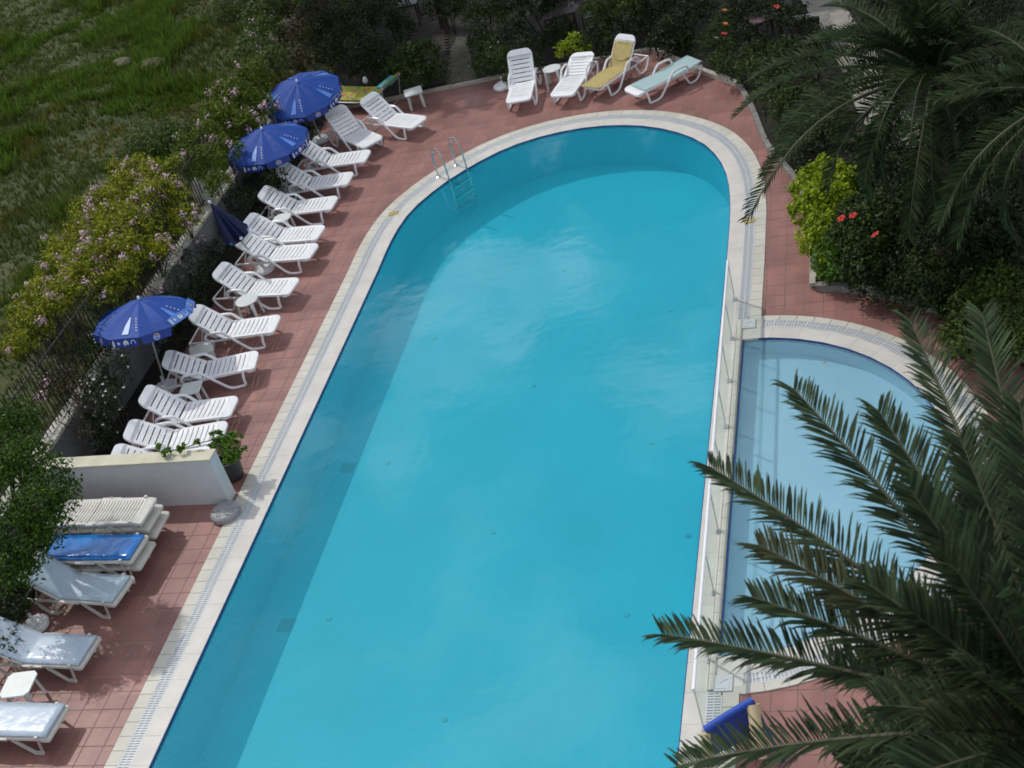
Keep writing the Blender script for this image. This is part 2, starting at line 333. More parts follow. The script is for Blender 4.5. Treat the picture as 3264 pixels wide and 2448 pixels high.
def shrub(name,label,cat,pix,lm,dens=26,leaf=.07,group=None,flowers=None,nf=0,stem=True,clump=.16,gz=0.03):
    "pix: (px,py,z,r) blobs placed at height z in the garden"
    bl=[]
    for q in pix:
        c=G(q[0],q[1],q[2]); bl.append((c.x,c.y,c.z)+tuple(q[3:]))
    if not label.startswith('large lime') and 'climber' not in label: dens=dens*1.7
    base=Vector((sum(b[0] for b in bl)/len(bl),sum(b[1] for b in bl)/len(bl),gz))
    t=thing(name,label,cat,base,0,group)
    lb=[(b[0]-base.x,b[1]-base.y,b[2]-base.z)+tuple(b[3:]) for b in bl]
    V,F=blobleaves(lb,dens,leaf,clump); obj('foliage',fastmesh('foliage',V,F,lm),t)
    if stem:
        m=MB()
        for b in lb:
            a=Vector((b[0]*.3,b[1]*.3,0)); e=Vector(b[:3]); mid=(a+e)/2+Vector((random.uniform(-.1,.1),random.uniform(-.1,.1),.05))
            m.tube([a,mid,e],[.022,.016,.008],6)
            for _ in range(4): m.tube([mid,e+Vector([random.uniform(-1,1)*b[3]*.6 for _ in range(3)])],[.01,.004],5)
        m.build('stem',bark_m,t)
    if flowers:
        for p in surfpts(lb,nf):
            obj(flowers[0],flowers[1],t,p,(random.uniform(-.6,.6),random.uniform(-.6,.6),random.uniform(0,6)))
    return t,lb
def struct(o): o['kind']='structure'; return o
def crs(pts,n=8,closed=False):
    P=[Vector(p) for p in pts]; out=[]; m=len(P)
    rng=range(m if closed else m-1)
    for i in rng:
        if closed: a,b,c,d=P[(i-1)%m],P[i],P[(i+1)%m],P[(i+2)%m]
        else: a,b,c,d=P[max(i-1,0)],P[i],P[i+1],P[min(i+2,m-1)]
        for k in range(n):
            t=k/n; out.append(.5*((2*b)+(c-a)*t+(2*a-5*b+4*c-d)*t*t+(3*b-a-3*c+d)*t**3))
    if not closed: out.append(P[-1])
    return out
def resample(P,step):
    P=[Vector(p) for p in P]; L=[0]
    for a,b in zip(P,P[1:]): L.append(L[-1]+(b-a).length)
    n=max(2,round(L[-1]/step)+1); out=[]; j=0
    for i in range(n):
        s=L[-1]*i/(n-1)
        while j<len(L)-2 and L[j+1]<s: j+=1
        t=(s-L[j])/max(L[j+1]-L[j],1e-9); out.append(P[j].lerp(P[j+1],t))
    return out
def offset(P,d):
    "offset an open polyline to its left by d"
    out=[]
    for i,p in enumerate(P):
        t=(P[min(i+1,len(P)-1)]-P[max(i-1,0)]).normalized(); out.append(p+Vector((-t.y,t.x,0))*d)
    return out
def inpoly(x,y,P):
    c=False; n=len(P); j=n-1
    for i in range(n):
        if (P[i][1]>y)!=(P[j][1]>y) and x<(P[j][0]-P[i][0])*(y-P[i][1])/(P[j][1]-P[i][1])+P[i][0]: c=not c
        j=i
    return c

# ================================================================ SETTING
YB=7.0
XL,XR=-10.40,-3.20
arc=[(-10.40,22.9),(-10.41,24.1),(-10.27,25.15),(-9.93,25.96),(-9.55,26.55),(-9.08,27.1),(-8.6,27.52),(-8.0,27.84),(-7.24,28.02),(-6.5,28.02),(-5.86,27.88),(-5.24,27.62),(-4.64,27.2),(-4.05,26.58),(-3.66,25.86),(-3.42,25.1),(-3.29,24.3),(-3.22,23.3)]
edge=[Vector((XL,YB,0)),Vector((XL,15,0)),Vector((XL,21,0))]+crs([(a,b,0) for a,b in arc],5)+[Vector((XR,21.6,0)),Vector((XR,15,0)),Vector((XR,YB,0))]
# clockwise outline -> outward is to the left
pedge=resample(edge,.25)
WC=Vector((-2.80,15.58,0)); RX,RY=3.15,3.52
warc=[Vector((WC.x+RX*math.cos(a)**1.0,WC.y+RY*math.sin(a),0)) for a in [PI/2-PI*i/64 for i in range(65)]]   # top to bottom, clockwise
def flat(name,poly,z,m,kind='structure',parent=None):
    me=bpy.data.meshes.new(name); me.from_pydata([(p[0],p[1],z) for p in poly],[],[tuple(range(len(poly)))]); me.materials.append(m)
    # make it face up
    if me.polygons[0].normal.z<0: me.flip_normals()
    o=obj(name,me,parent)
    if kind: o['kind']=kind
    return o
def strip(mb,A,B,z0,z1=None):
    "band between polylines A,B with top heights z0 (at A) and z1 (at B)"
    z1=z0 if z1 is None else z1
    v=[];n=len(A)
    for a,b in zip(A,B): v+=[(a.x,a.y,z0),(b.x,b.y,z1)]
    mb.add(v,[(2*i,2*i+1,2*i+3,2*i+2) for i in range(n-1)])
def wallstrip(mb,A,z0,z1): 
    v=[]
    for a in A: v+=[(a.x,a.y,z0),(a.x,a.y,z1)]
    mb.add(v,[(2*i,2*i+1,2*i+3,2*i+2) for i in range(len(A)-1)])
WZ=-.035
# pool basins
basin=thing('pool_basin',None,None); del_keys=None
basin['kind']='structure'
mb=MB(); wallstrip(mb,pedge+[pedge[0]],-1.0,-.085); mb.build('pool_wall',pool_m,basin)
flat('pool_floor',pedge,-1.0,pool_m,None,basin)
# navy waterline tiles along the edge
def bandtiles(A,zt,zb,thick,name,parent,m,step=.25):
    R=resample(A,step)
    for a,b in zip(R,R[1:]):
        L=(b-a).length; d=(b-a).normalized(); mm=MB(); mm.box((0,0,0),(L-.006,thick,zt-zb))
        mid=(a+b)/2; nrm=Vector((-d.y,d.x,0))
        key=(name,round(L,3))
        if key not in _cache: _cache[key]=mm.mesh(name,m)
        obj(name,_cache[key],parent,(mid.x-nrm.x*thick*.5,mid.y-nrm.y*thick*.5,(zt+zb)/2),(0,0,math.atan2(d.y,d.x)))
_cache={}
bandtiles(pedge,-.004,-.085,.012,'edge_tile',basin,navyt_m)
wb=thing('wading_basin',None,None); wb['kind']='structure'
wl=[Vector((WC.x,WC.y-RY,0)),Vector((WC.x,WC.y+RY,0))]
wloop=warc+[warc[0]]
mb=MB(); wallstrip(mb,warc+[warc[0]],-.34,-.085); mb.build('pool_wall',wade_m,wb)
flat('pool_floor',warc,-.34,wade_m,None,wb)
bandtiles(warc,-.004,-.085,.012,'edge_tile',wb,navyt_m); bandtiles(wl,-.004,-.085,.012,'edge_tile',wb,navyt_m)
struct(flat('pool_water',offset(pedge,-.004),WZ,water_m)); struct(flat('wading_pool_water',offset(warc,-.004),WZ,wwater_m))
# floor inlets and drains
for i,(x,y) in enumerate([(-9.18,21.6),(-9.18,17.8),(-9.18,14.05),(-6.8,19.7),(-6.82,15.8),(-6.8,12.0),(-4.45,21.7),(-4.42,17.76),(-4.4,13.85),(-6.8,23.6)]):
    MB().lathe([(.05,0),(.045,.012),(.02,.016)],12).build('floor_inlet',nozz_m,basin,loc=(x,y,-1.0))
for x,y in ((-9.93,17.75),(-9.88,13.95)):
    m=MB(); m.box((0,0,.006),(.26,.26,.012)); [m.box((0,k*.04,.016),(.22,.018,.01)) for k in range(-2,3)]; m.build('floor_drain',drain_m,basin,loc=(x,y,-1.0))
MB().lathe([(.05,0),(.045,.015),(.02,.02)],14).build('floor_plug',drain_m,basin,loc=(-3.62,15.44,-1.0))

# coping, gutter and border stones
surr=thing('pool_surround',None,None); surr['kind']='structure'
def pieces(A,d0,d1,zt,th,name,m,parent,step,gap=.006,zin=None,limit=None):
    R0=resample(A,step)
    I=offset(R0,d0); O=offset(R0,d1); n=len(R0)-1
    for i in range(n):
        q=[I[i],I[i+1],O[i+1],O[i]]; c=(q[0]+q[1]+q[2]+q[3])/4
        q=[c+(p-c)*(1-gap/max((p-c).length,.01)) for p in q]
        zi=zt if zin is None else zin
        mb=MB(); z=[zi,zi,zt,zt]
        v=[(p.x-c.x,p.y-c.y,zz-th) for p,zz in zip(q,z)]+[(p.x-c.x,p.y-c.y,zz) for p,zz in zip(q,z)]
        mb.add(v,[(3,2,1,0),(4,5,6,7),(0,1,5,4),(1,2,6,5),(2,3,7,6),(3,0,4,7)])
        straight=abs((q[1]-q[0]).normalized().x)<.004
        key=(name,round((q[1]-q[0]).length,3),round((q[2]-q[3]).length,3),round(q[1].y-q[0].y,3)) if straight else None
        if key and key in _cache: me=_cache[key]
        else:
            me=mb.mesh(name,m)
            if key: _cache[key]=me
        obj(name,me,parent,(c.x,c.y,0))
def bedding(A,d0,d1,z,m,name,parent):
    R=resample(A,.2); mb=MB(); strip(mb,offset(R,d0),offset(R,d1),z); o=mb.build(name,m,parent); return o
iL=next(i for i,p in enumerate(pedge) if True)
lefttop=[p for p in pedge if not (p.x>-3.6 and p.y<19.45)]
rightlow=[p for p in pedge if p.x>-3.6 and p.y<11.6]
rightmid=[p for p in pedge if p.x>-3.6 and 11.3<p.y<19.75]
bedding(lefttop,0,.69,-.006,border_g,'bedding',surr); bedding(rightlow,0,.69,-.006,border_g,'bedding',surr); bedding(rightmid,0,.39,-.0065,border_g,'bedding',surr)
pieces(pedge,.0,.285,.006,.05,'coping_stone',coping_m,surr,.5,gap=.002,zin=-.001)
def grate(A,d0,d1,z,parent,step=.022,name='gutter_grate'):
    R=resample(A,step); I=offset(R,d0); O=offset(R,d1); v=[];f=[]
    for i in range(0,len(R)-1,2):
        b=len(v); q=[I[i],I[i+1],O[i+1],O[i]]
        v+=[(p.x,p.y,z) for p in q]+[(p.x,p.y,z-.012) for p in q]; f+=[(b,b+3,b+2,b+1),(b,b+1,b+5,b+4),(b+2,b+3,b+7,b+6),(b+1,b+2,b+6,b+5),(b+3,b,b+4,b+7)]
    mb=MB(); mb.v=v; mb.f=f
    RR=resample(A,.2)
    for dd in (d0+.004,(d0+d1)/2,d1-.004):
        w=.008; strip(mb,offset(RR,dd-w),offset(RR,dd+w),z+.002)
    o=mb.build(name,grate_m,parent); o['kind']='stuff'; return o
grate(lefttop,.29,.475,.005,surr); grate(rightlow,.29,.475,.005,surr)
# border stones: outer band (skip where the wading pool joins)
pieces(lefttop,.48,.69,.006,.05,'border_stone',border_m,surr,.25)
pieces(rightlow,.48,.69,.006,.05,'border_stone',border_m,surr,.25)
# divider between the pools
mb=MB()
dv=[Vector((XR+.285,y,0)) for y in (19.62,11.5)]
ny=31
for i in range(ny):
    y0=19.62-(19.62-11.5)*i/ny; y1=y0-(19.62-11.5)/ny+.006
    m=MB(); prof=[(XR+.29,.0),(XR+.30,.03),(XR+.335,.045),(XR+.37,.04),(XR+.392,.005)]
    v=[(x,0,z) for x,z in prof]+[(x,y1-y0,z) for x,z in prof]+[(prof[0][0],0,-.05),(prof[0][0],y1-y0,-.05),(prof[-1][0],0,-.05),(prof[-1][0],y1-y0,-.05)]
    k=len(prof); m.add(v,[(j+1,j,k+j,k+j+1) for j in range(k-1)]+[(0,2*k,2*k+1,k),(k-1,2*k-1,2*k+3,2*k+2),tuple(range(k))+(2*k+2,2*k),tuple(range(2*k-1,k-1,-1))+(2*k+1,2*k+3)])
    if 'div' not in _cache: _cache['div']=m.mesh('divider_stone',border_m)
    obj('divider_stone',_cache['div'],surr,(0,y0,0))
# wading surround
bedding(warc,0,.62,-.0062,border_g,'bedding',surr)
pieces(warc,.0,.30,.007,.05,'coping_stone',coping_m,surr,.45,gap=.002,zin=-.001)
grate(warc[2:-2],.305,.485,.005,surr)
pieces(warc,.49,.63,.007,.05,'border_stone',border_m,surr,.25)
# fillers where gutters meet
for y0,y1 in ((19.10,19.62),(11.5,12.06)):
    yy=sorted((y0,y1)); MB().box((-2.64,(yy[0]+yy[1])/2,-.021),(.34,yy[1]-yy[0]+.05,.05)).build('corner_slab',coping_m,surr)
for x,y,r in ((-2.72,19.50,0),(-2.72,11.62,0)):
    m=MB(); m.box((0,0,.016),(.24,.26,.022)); m.box((.02,.02,.03),(.12,.012,.006),Matrix.Rotation(.6,4,'Z')); m.box((.08,-.03,.03),(.012,.11,.006)); m.box((-.02,-.09,.03),(.13,.01,.006))
    m.build('drain_cover',grate_m,surr,loc=(x,y,0),bevel=.004)
for p in (G(1255,681),G(2388,705)):
    MB().box((0,0,.012),(.22,.16,.008)).build('marker_tile',stain_m,surr,loc=(p.x,p.y,0),rot=(0,0,.3))

# deck outline
DK=[(-13.95,YB),(-13.95,31.15),(-11.26,31.36),(-9.46,31.55),(-5.60,31.72),(-5.30,31.40),(-4.52,30.31),(-3.34,28.97),(-2.98,27.61),(-2.62,25.85),(-2.12,24.53),(-1.84,23.47),(-1.70,21.2),(-1.69,20.36),(-1.39,20.28),(-.82,20.05),(-.42,19.81),(-.08,19.56),(.3,19.26),(.72,18.85),(1.2,18.2),(1.6,17.2),(1.8,16),(1.8,YB)]
outer=offset(pedge,.52); wout=offset(warc,.46)
outerP=[(p.x,p.y) for p in outer]; woutP=[(p.x,p.y) for p in wout]+[(-2.9,WC.y-RY-.3),(-2.9,WC.y+RY+.3)]
deck=thing('pool_deck',None,None); deck['kind']='structure'
TP=.3266; X0=-2.125
sub=MB(); 
tl=[]
i0=int((-14.6-X0)/TP); 
for i in range(i0,14):
    for j in range(0,80):
        cx=X0+(i+.5)*TP; cy=YB-.4+(j+.5)*TP
        if not inpoly(cx,cy,DK): 
            # keep border tiles whose corner is inside
            if not any(inpoly(cx+a*TP*.5,cy+b*TP*.5,DK) for a in(-1,1) for b in(-1,1)): continue
        if inpoly(cx,cy,outerP) or inpoly(cx,cy,woutP): continue
        tl.append((cx,cy))
def pxof(x,y,z=0):
    d=np.array([x,y,z-CH]); w=d@fw; return 1632+FPX*(d@CR)/w,1224-FPX*(d@CU)/w,w
vis=[];rest=[]
for c in tl:
    u,v,w=pxof(*c)
    (vis if -20<u<3284 and -20<v<2468 else rest).append((w,c))
vis.sort(); near=[c for w,c in vis[:300]]; rest=[c for w,c in vis[300:]]+[c for w,c in rest]
def tilebox(mb,cx,cy,dz=0,h=TP-.012):
    a=h/2; b=a-.004; z=-.012+dz
    v=[(cx-a,cy-a,z-.03),(cx+a,cy-a,z-.03),(cx+a,cy+a,z-.03),(cx-a,cy+a,z-.03),(cx-a,cy-a,z-.004),(cx+a,cy-a,z-.004),(cx+a,cy+a,z-.004),(cx-a,cy+a,z-.004),(cx-b,cy-b,z),(cx+b,cy-b,z),(cx+b,cy+b,z),(cx-b,cy+b,z)]
    mb.add(v,[(0,1,5,4),(1,2,6,5),(2,3,7,6),(3,0,4,7),(4,5,9,8),(5,6,10,9),(6,7,11,10),(7,4,8,11),(8,9,10,11)])
m=MB(); tilebox(m,0,0); tm=m.mesh('tile',tile_m)
for cx,cy in near: obj('tile',tm,deck,(cx,cy,random.uniform(-.0015,.0015)),(random.uniform(-.003,.003),random.uniform(-.003,.003),0))
m=MB()
for cx,cy in rest: tilebox(m,cx,cy,random.uniform(-.0015,.0015))
o=m.build('tile_field',tile_m,deck); o['kind']='stuff'
m=MB()
for cx,cy in tl:
    a=TP/2+.001; m.add([(cx-a,cy-a,-.0155),(cx+a,cy-a,-.0155),(cx+a,cy+a,-.0155),(cx-a,cy+a,-.0155)],[(0,1,2,3)])
m.build('grout_bed',grout_m,deck)

# ground
def gz(x,y):
    z=np.full(np.shape(x),-.12)
    inp=(x>-14.3)&(x<2.4)&(y<31.5); z=np.where(inp,-1.9,z)
    f=1/(1+np.exp(-(-14.95-x)/.12)); fy=1.0
    n=.16*np.sin(x*.5+1)*np.cos(y*.37)+.08*np.sin(x*1.3+y*.9)+.05*np.sin(x*2.7-y*1.9)
    fld=.45+n-.02*np.clip(-15-x,0,60)
    z=np.where(~inp,z*(1-f)+fld*f,z)
    return z
def sheet(name,xs,ys,fn,m):
    X,Y=np.meshgrid(xs,ys,indexing='ij'); Z=fn(X,Y); V=np.stack([X,Y,Z],-1).reshape(-1,3); a,b=X.shape
    i=(np.arange(a-1)[:,None]*b+np.arange(b-1)[None,:]).ravel(); F=np.stack([i,i+b,i+b+1,i+1],1)
    me=fastmesh(name,V,F,m); o=obj(name,me); return struct(o)
xs=np.concatenate([[-700,-300,-120,-80],np.arange(-60,24,.3),[30,50,120,700]]); ys=np.concatenate([[-500,-200,-60,-20],np.arange(0,64,.3),[70,90,130,300,900]])
sheet('ground',xs,ys,gz,field_m)
# planting bed soil (flat beds standing a little proud of the deck)
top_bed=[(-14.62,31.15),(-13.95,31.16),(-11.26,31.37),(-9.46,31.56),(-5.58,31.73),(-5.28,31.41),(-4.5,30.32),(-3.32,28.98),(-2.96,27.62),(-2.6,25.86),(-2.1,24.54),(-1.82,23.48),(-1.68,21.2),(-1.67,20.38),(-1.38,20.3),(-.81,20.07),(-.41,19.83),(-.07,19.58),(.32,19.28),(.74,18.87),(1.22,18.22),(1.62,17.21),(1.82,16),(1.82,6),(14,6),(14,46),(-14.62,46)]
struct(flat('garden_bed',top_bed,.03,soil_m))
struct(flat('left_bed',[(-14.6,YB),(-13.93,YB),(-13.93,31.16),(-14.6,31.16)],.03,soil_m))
# kerbs along the beds
def kerb(pts,m,name_label,step=.45,w=.13,h=.11,n=6,smooth=True):
    t=thing('kerb',name_label,'kerb',(pts[0][0],pts[0][1],0)); b=Vector((pts[0][0],pts[0][1],0))
    P=[Vector((a,c,0)) for a,c in pts]; P=crs(P,n) if smooth else P
    R=resample(P,step); A=offset(R,-w/2); Bq=offset(R,w/2)
    for i in range(len(R)-1):
        q=[A[i]-b,A[i+1]-b,Bq[i+1]-b,Bq[i]-b]; c=sum(q,Vector())/4; q=[c+(p-c)*(1-.004/(p-c).length) for p in q]
        dz=random.uniform(-.006,.006); mm=MB().prism([(p.x-c.x,p.y-c.y) for p in q],-.1,h+dz); mm.build('kerb_stone',m,t,loc=(c.x,c.y,0))
    return t
kerb([(-13.9,31.22),(-12.6,31.28),(-11.26,31.41),(-9.46,31.60),(-7.5,31.68),(-5.62,31.76)],curb_m,'pale kerb closing the far side of the deck, behind the far loungers',w=.1,h=.07,smooth=False)
kerb([(-5.52,31.72),(-4.50,30.36),(-3.34,29.02)],curb_m,'cream kerb running diagonally past the foot-flat striped lounger',w=.12,h=.09,smooth=False)
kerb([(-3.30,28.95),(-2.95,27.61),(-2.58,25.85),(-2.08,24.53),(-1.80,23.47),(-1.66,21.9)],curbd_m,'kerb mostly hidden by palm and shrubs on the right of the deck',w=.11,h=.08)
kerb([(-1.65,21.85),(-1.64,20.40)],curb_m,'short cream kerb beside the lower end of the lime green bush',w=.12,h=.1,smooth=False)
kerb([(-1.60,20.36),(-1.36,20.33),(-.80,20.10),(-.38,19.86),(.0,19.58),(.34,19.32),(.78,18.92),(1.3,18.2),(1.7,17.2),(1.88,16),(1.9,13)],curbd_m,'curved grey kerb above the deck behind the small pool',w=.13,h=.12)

# retaining wall and fence on the left
t=thing('retaining_wall','grey rendered retaining wall behind the row of loungers','wall',(-14.62,19,0))
m=MB(); m.box((0,-1.1,.40),(.22,21.3,1.12)); m.build('wall_body',ret_m,t)
yy=-11.7
while yy<9.4:
    L=random.uniform(1.0,1.3); MB().box((0,yy+L/2,.985),(.30,L-.012,.07)).build('cap_stone',cap_m,t,loc=(random.uniform(-.01,.01),0,0),bevel=.01); yy+=L
t=thing('iron_fence','dark iron bar fence standing on the retaining wall under the flowering climber','fence',(-14.66,19,1.02))
ybars=np.arange(-5.2,6.9,.115)
bm_=MB().tube([(0,0,0),(0,0,1.28)],.011,6).mesh('bar',iron_m)
for y in ybars: obj('bar',bm_,t,(random.uniform(-.004,.004),float(y),0),(0,random.uniform(-.012,.012),0))
for z in (.12,1.08): MB().tube([(0,-5.3,z),(0,0,z),(0,6.95,z)],.018,8).build('rail',iron_m,t)

# white wall
t=thing('white_wall','low white rendered wall with cream top next to the plant pot','wall',(-11.17,15.84,0))
yaw=math.atan2(.14,-3.35); M0=Matrix.Rotation(yaw-PI,4,'Z')
m=MB(); m.box((-1.68,.13,.44),(3.36,.26,.96),M0); m.build('wall_body',wall_m,t,bevel=.008)
m=MB(); m.box((-1.68,.13,.935),(3.38,.285,.035),M0); m.build('wall_top',walltop_m,t,bevel=.008)

# ================================================================ LOUNGERS
LW=.62
def slat_mesh(L,w,th=.014): 
    m=MB(); 
    n=6; v=[]
    for i in range(n+1):
        y=-w/2+w*i/n; z=-.012*(1-(2*i/n-1)**2)
        v+=[(-L/2,y,z),(L/2,y,z),(L/2,y,z-th),(-L/2,y,z-th)]
    f=[]
    for i in range(n):
        a=4*i;b=4*i+4
        for k in range(4): f.append((a+k,a+(k+1)%4,b+(k+1)%4,b+k))
    f+=[(3,2,1,0),(4*n,4*n+1,4*n+2,4*n+3)]
    m.add(v,f); return m
def rail_shape(mb,pts,w=.05,h=.045):
    "rectangular rail along polyline"
    P=[Vector(p) for p in pts]
    for i,p in enumerate(P):
        pass
    v=[];n=len(P)
    for i,p in enumerate(P):
        d=(P[min(i+1,n-1)]-P[max(i-1,0)]).normalized(); s=Vector((-d.y,d.x,0)); s=s.normalized() if s.length>.01 else Vector((0,1,0)); u=d.cross(s)*-1
        if u.z<0:u=-u
        v+=[p-s*w/2,p+s*w/2,p+s*w/2-Vector((0,0,h)),p-s*w/2-Vector((0,0,h))]
    f=[]
    for i in range(n-1):
        for k in range(4): f.append((4*i+k,4*i+(k+1)%4,4*i+4+(k+1)%4,4*i+4+k))
    f+=[(3,2,1,0),(4*n-4,4*n-3,4*n-2,4*n-1)]
    mb.add(v,f)
HZ=.345
def build_lounger(style='A'):
    m_=white_m if style=='A' else old_m
    t=bpy.data.objects.new('sun_lounger',None); COL.objects.link(t)
    hw=LW/2
    # seat frame: two rails and a rounded foot plate
    fr=MB(); rc=.10 if style=='A' else .035
    for s in (-1,1):
        y=s*(hw-.035)
        rail_shape(fr,[(.14,y,HZ),(.6,y,HZ),(1.02,y,HZ)],.07,.05)
        rail_shape(fr,[(1.02,s*(hw-.03),HZ-.03),(1.5,s*(hw-.03),HZ-.035),(1.80,s*(hw-.03),HZ-.035)],.035,.035)
    # foot plate with rounded corners, turned down lip
    pts=[(.15,-hw)]+[(rc-rc*math.sin(a*PI/2/5),-hw+rc-rc*math.cos(a*PI/2/5)) for a in range(6)]
    pts+= [(x,-y) for x,y in pts[::-1]]
    n=len(pts); top=[(x,y,HZ+.002-(.03*(1-x/.15)**2)) for x,y in pts]; bot=[(x,y,HZ-.075) for x,y in pts]
    fr.add(top+bot,[tuple(range(n))[::-1],tuple(range(n,2*n))]+[(i,(i+1)%n,n+(i+1)%n,n+i) for i in range(n)])
    fr.tube([(1.80,-hw+.03,HZ-.05),(1.80,hw-.03,HZ-.05)],.018,8)
    seat=fr.build('seat',m_,t,bevel=.006)
    ns=9 if style=='A' else 15; p=(1.02-.15)/ns
    sm=slat_mesh(p-(.019 if style=='A' else .018),LW-.135).mesh('slat',m_)
    for i in range(ns): obj('slat',sm,seat,(.15+p*(i+.5),0,HZ+.001))
    # back: own pivot
    BL=.78; bk=MB(); rb=.17 if style=='A' else .06
    for s in (-1,1):
        y=s*(hw-.035); rail_shape(bk,[(.0,y,0),(BL*.5,y,0.0),(BL-.13,y,.0)],.07,.03)
    pts=[(BL-.14,-hw)]+[(BL-rb+rb*math.sin(a*PI/2/6),-hw+rb*.85-rb*.85*math.cos(a*PI/2/6)) for a in range(7)]
    pts=pts+[(x,-y) for x,y in pts[::-1]]; n=len(pts)
    bk.add([(x,y,.002) for x,y in pts]+[(x,y,-.03) for x,y in pts],[tuple(range(n)),tuple(range(n,2*n))[::-1]]+[(n+i,n+(i+1)%n,(i+1)%n,i) for i in range(n)])
    back=bk.build('backrest',m_,t,loc=(1.03,0,HZ),bevel=.005)
    nb=6 if style=='A' else 11; p=(BL-.14)/nb
    sm=slat_mesh(p-(.021 if style=='A' else .016),LW-.135,.012).mesh('slat',m_)
    for i in range(nb): obj('slat',sm,back,(p*(i+.5),0,.0))
    if style=='A':
        for s in (-1,1):
            y=s*(hw+.012)
            m=MB(); m.tube(crs([(.24,s*(hw-.01),HZ-.04),(.26,y,.16),(.27,y,.045),(.33,y,.022),(.50,y,.02),(.60,y,.06),(.74,y,.20),(.88,y,.35),(.93,y,.40)],3),.027,8); m.build('leg',m_,t,smooth=False)
            m=MB(); m.tube(crs([(.90,y,.37),(1.0,y,.475),(1.08,y+.0,.50),(1.28,y,.50),(1.36,y,.47),(1.40,y,.40),(1.38,s*(hw-.02),HZ-.03)],3),.027,8); m.build('armrest',m_,t)
            m=MB(); m.tube(crs([(1.28,s*(hw-.02),HZ-.06),(1.34,y-s*.02,.14),(1.40,y-s*.02,.03),(1.50,y-s*.02,.02),(1.62,y-s*.02,.05),(1.74,y-s*.02,.2),(1.80,s*(hw-.03),HZ-.06)],3),.024,8); m.build('leg',m_,t)
    else:
        for s in (-1,1):
            y=s*(hw-.02)
            for x0 in (.22,1.22):
                m=MB(); rail_shape(m,[(x0+.42,y,HZ-.03),(x0+.16,y,.04),(x0+.02,y,.04)],.04,.04); rail_shape(m,[(x0+.035,y,.04),(x0-.02,y,HZ-.02)],.045,.05); m.build('leg',m_,t)
            m=MB(); m.box((.86,s*(hw+.0),HZ-.02),(.36,.05,.035)); m.box((.86,s*(hw+.01),HZ+.005),(.06,.02,.02)); m.build('side_grip',m_,t,bevel=.005)
            m=MB(); m.box((.19,s*(hw-.01),HZ+.01),(.05,.04,.05)); m.build('stacking_peg',m_,t,bevel=.004)
    return t,back
protoA,_=build_lounger('A'); protoB,_=build_lounger('B')
protos={'A':protoA,'B':protoB}
used=set()
def lounger(style,x,y,yaw,ang,label,group,z=0,strut=True):
    t=dup(protos[style])
    for k in list(t.keys()): del t[k]
    t.location=(x,y,z); t.rotation_euler=(0,0,math.radians(yaw)); tag(t,label,'sun lounger',group)
    back=[c for c in t.children if c.name.startswith('backrest')][0]; back.rotation_euler=(0,-math.radians(ang),0)
    if ang>8 and strut:
        m_=white_m if style=='A' else old_m
        a=math.radians(ang); bx=1.03+.50*math.cos(a); bz=HZ+.50*math.sin(a)-.03
        for s in (-1,1):
            yq=s*(LW/2-.10); MB().tube([(bx,yq,bz),(min(1.78,bx+.16),yq,HZ-.06)],.012,6).build('back_strut',m_,t)
            MB().tube([(bx,yq,bz),(max(1.12,bx-.16),yq,HZ-.05)],.010,6).build('back_strut',m_,t)
        MB().tube([(1.5,-LW/2+.03,HZ-.05),(1.5,LW/2-.03,HZ-.05)],.012,6).build('cross_bar',m_,t)
    return t
def yaw_of(d): return d
GR='white resin loungers lined up along the left of the pool'
rows=[('A',-10.86,28.93,152,47,'white lounger at the far end of the row, backed by the floral lounger'),
('A',-11.86,28.22,137,44,'white lounger turned towards the pool beside the farthest umbrella'),
('A',-11.81,27.55,178,46,'white lounger just right of the middle blue umbrella canopy'),
('A',-11.95,26.52,179,43,'white lounger whose back touches the middle blue umbrella canopy'),
('A',-12.02,25.43,178,41,'white lounger with a round side table tucked at its near side, below the middle umbrella'),
('A',-11.96,24.15,174,38,'farther of the two white loungers pushed together by the closed umbrella'),
('A',-11.88,23.38,174,38,'nearer of the two white loungers pushed together by the closed umbrella'),
('A',-11.9,22.05,173,42,'white lounger directly above the white oval side table'),
('A',-11.83,20.72,-178,43,'white lounger whose back disappears behind the nearest umbrella'),
('A',-11.86,19.55,-169,36,'white lounger with its back low, under the nearest umbrella'),
('A',-11.8,18.12,-177,44,'white lounger with one broken back slot, by the rounded square table'),
('A',-11.72,17.40,-172,33,'white lounger with its foot behind the potted plant leaves'),
('A',-11.70,16.72,-172,33,'white lounger almost hidden behind the white wall')]
for r in rows: lounger(*r,GR)
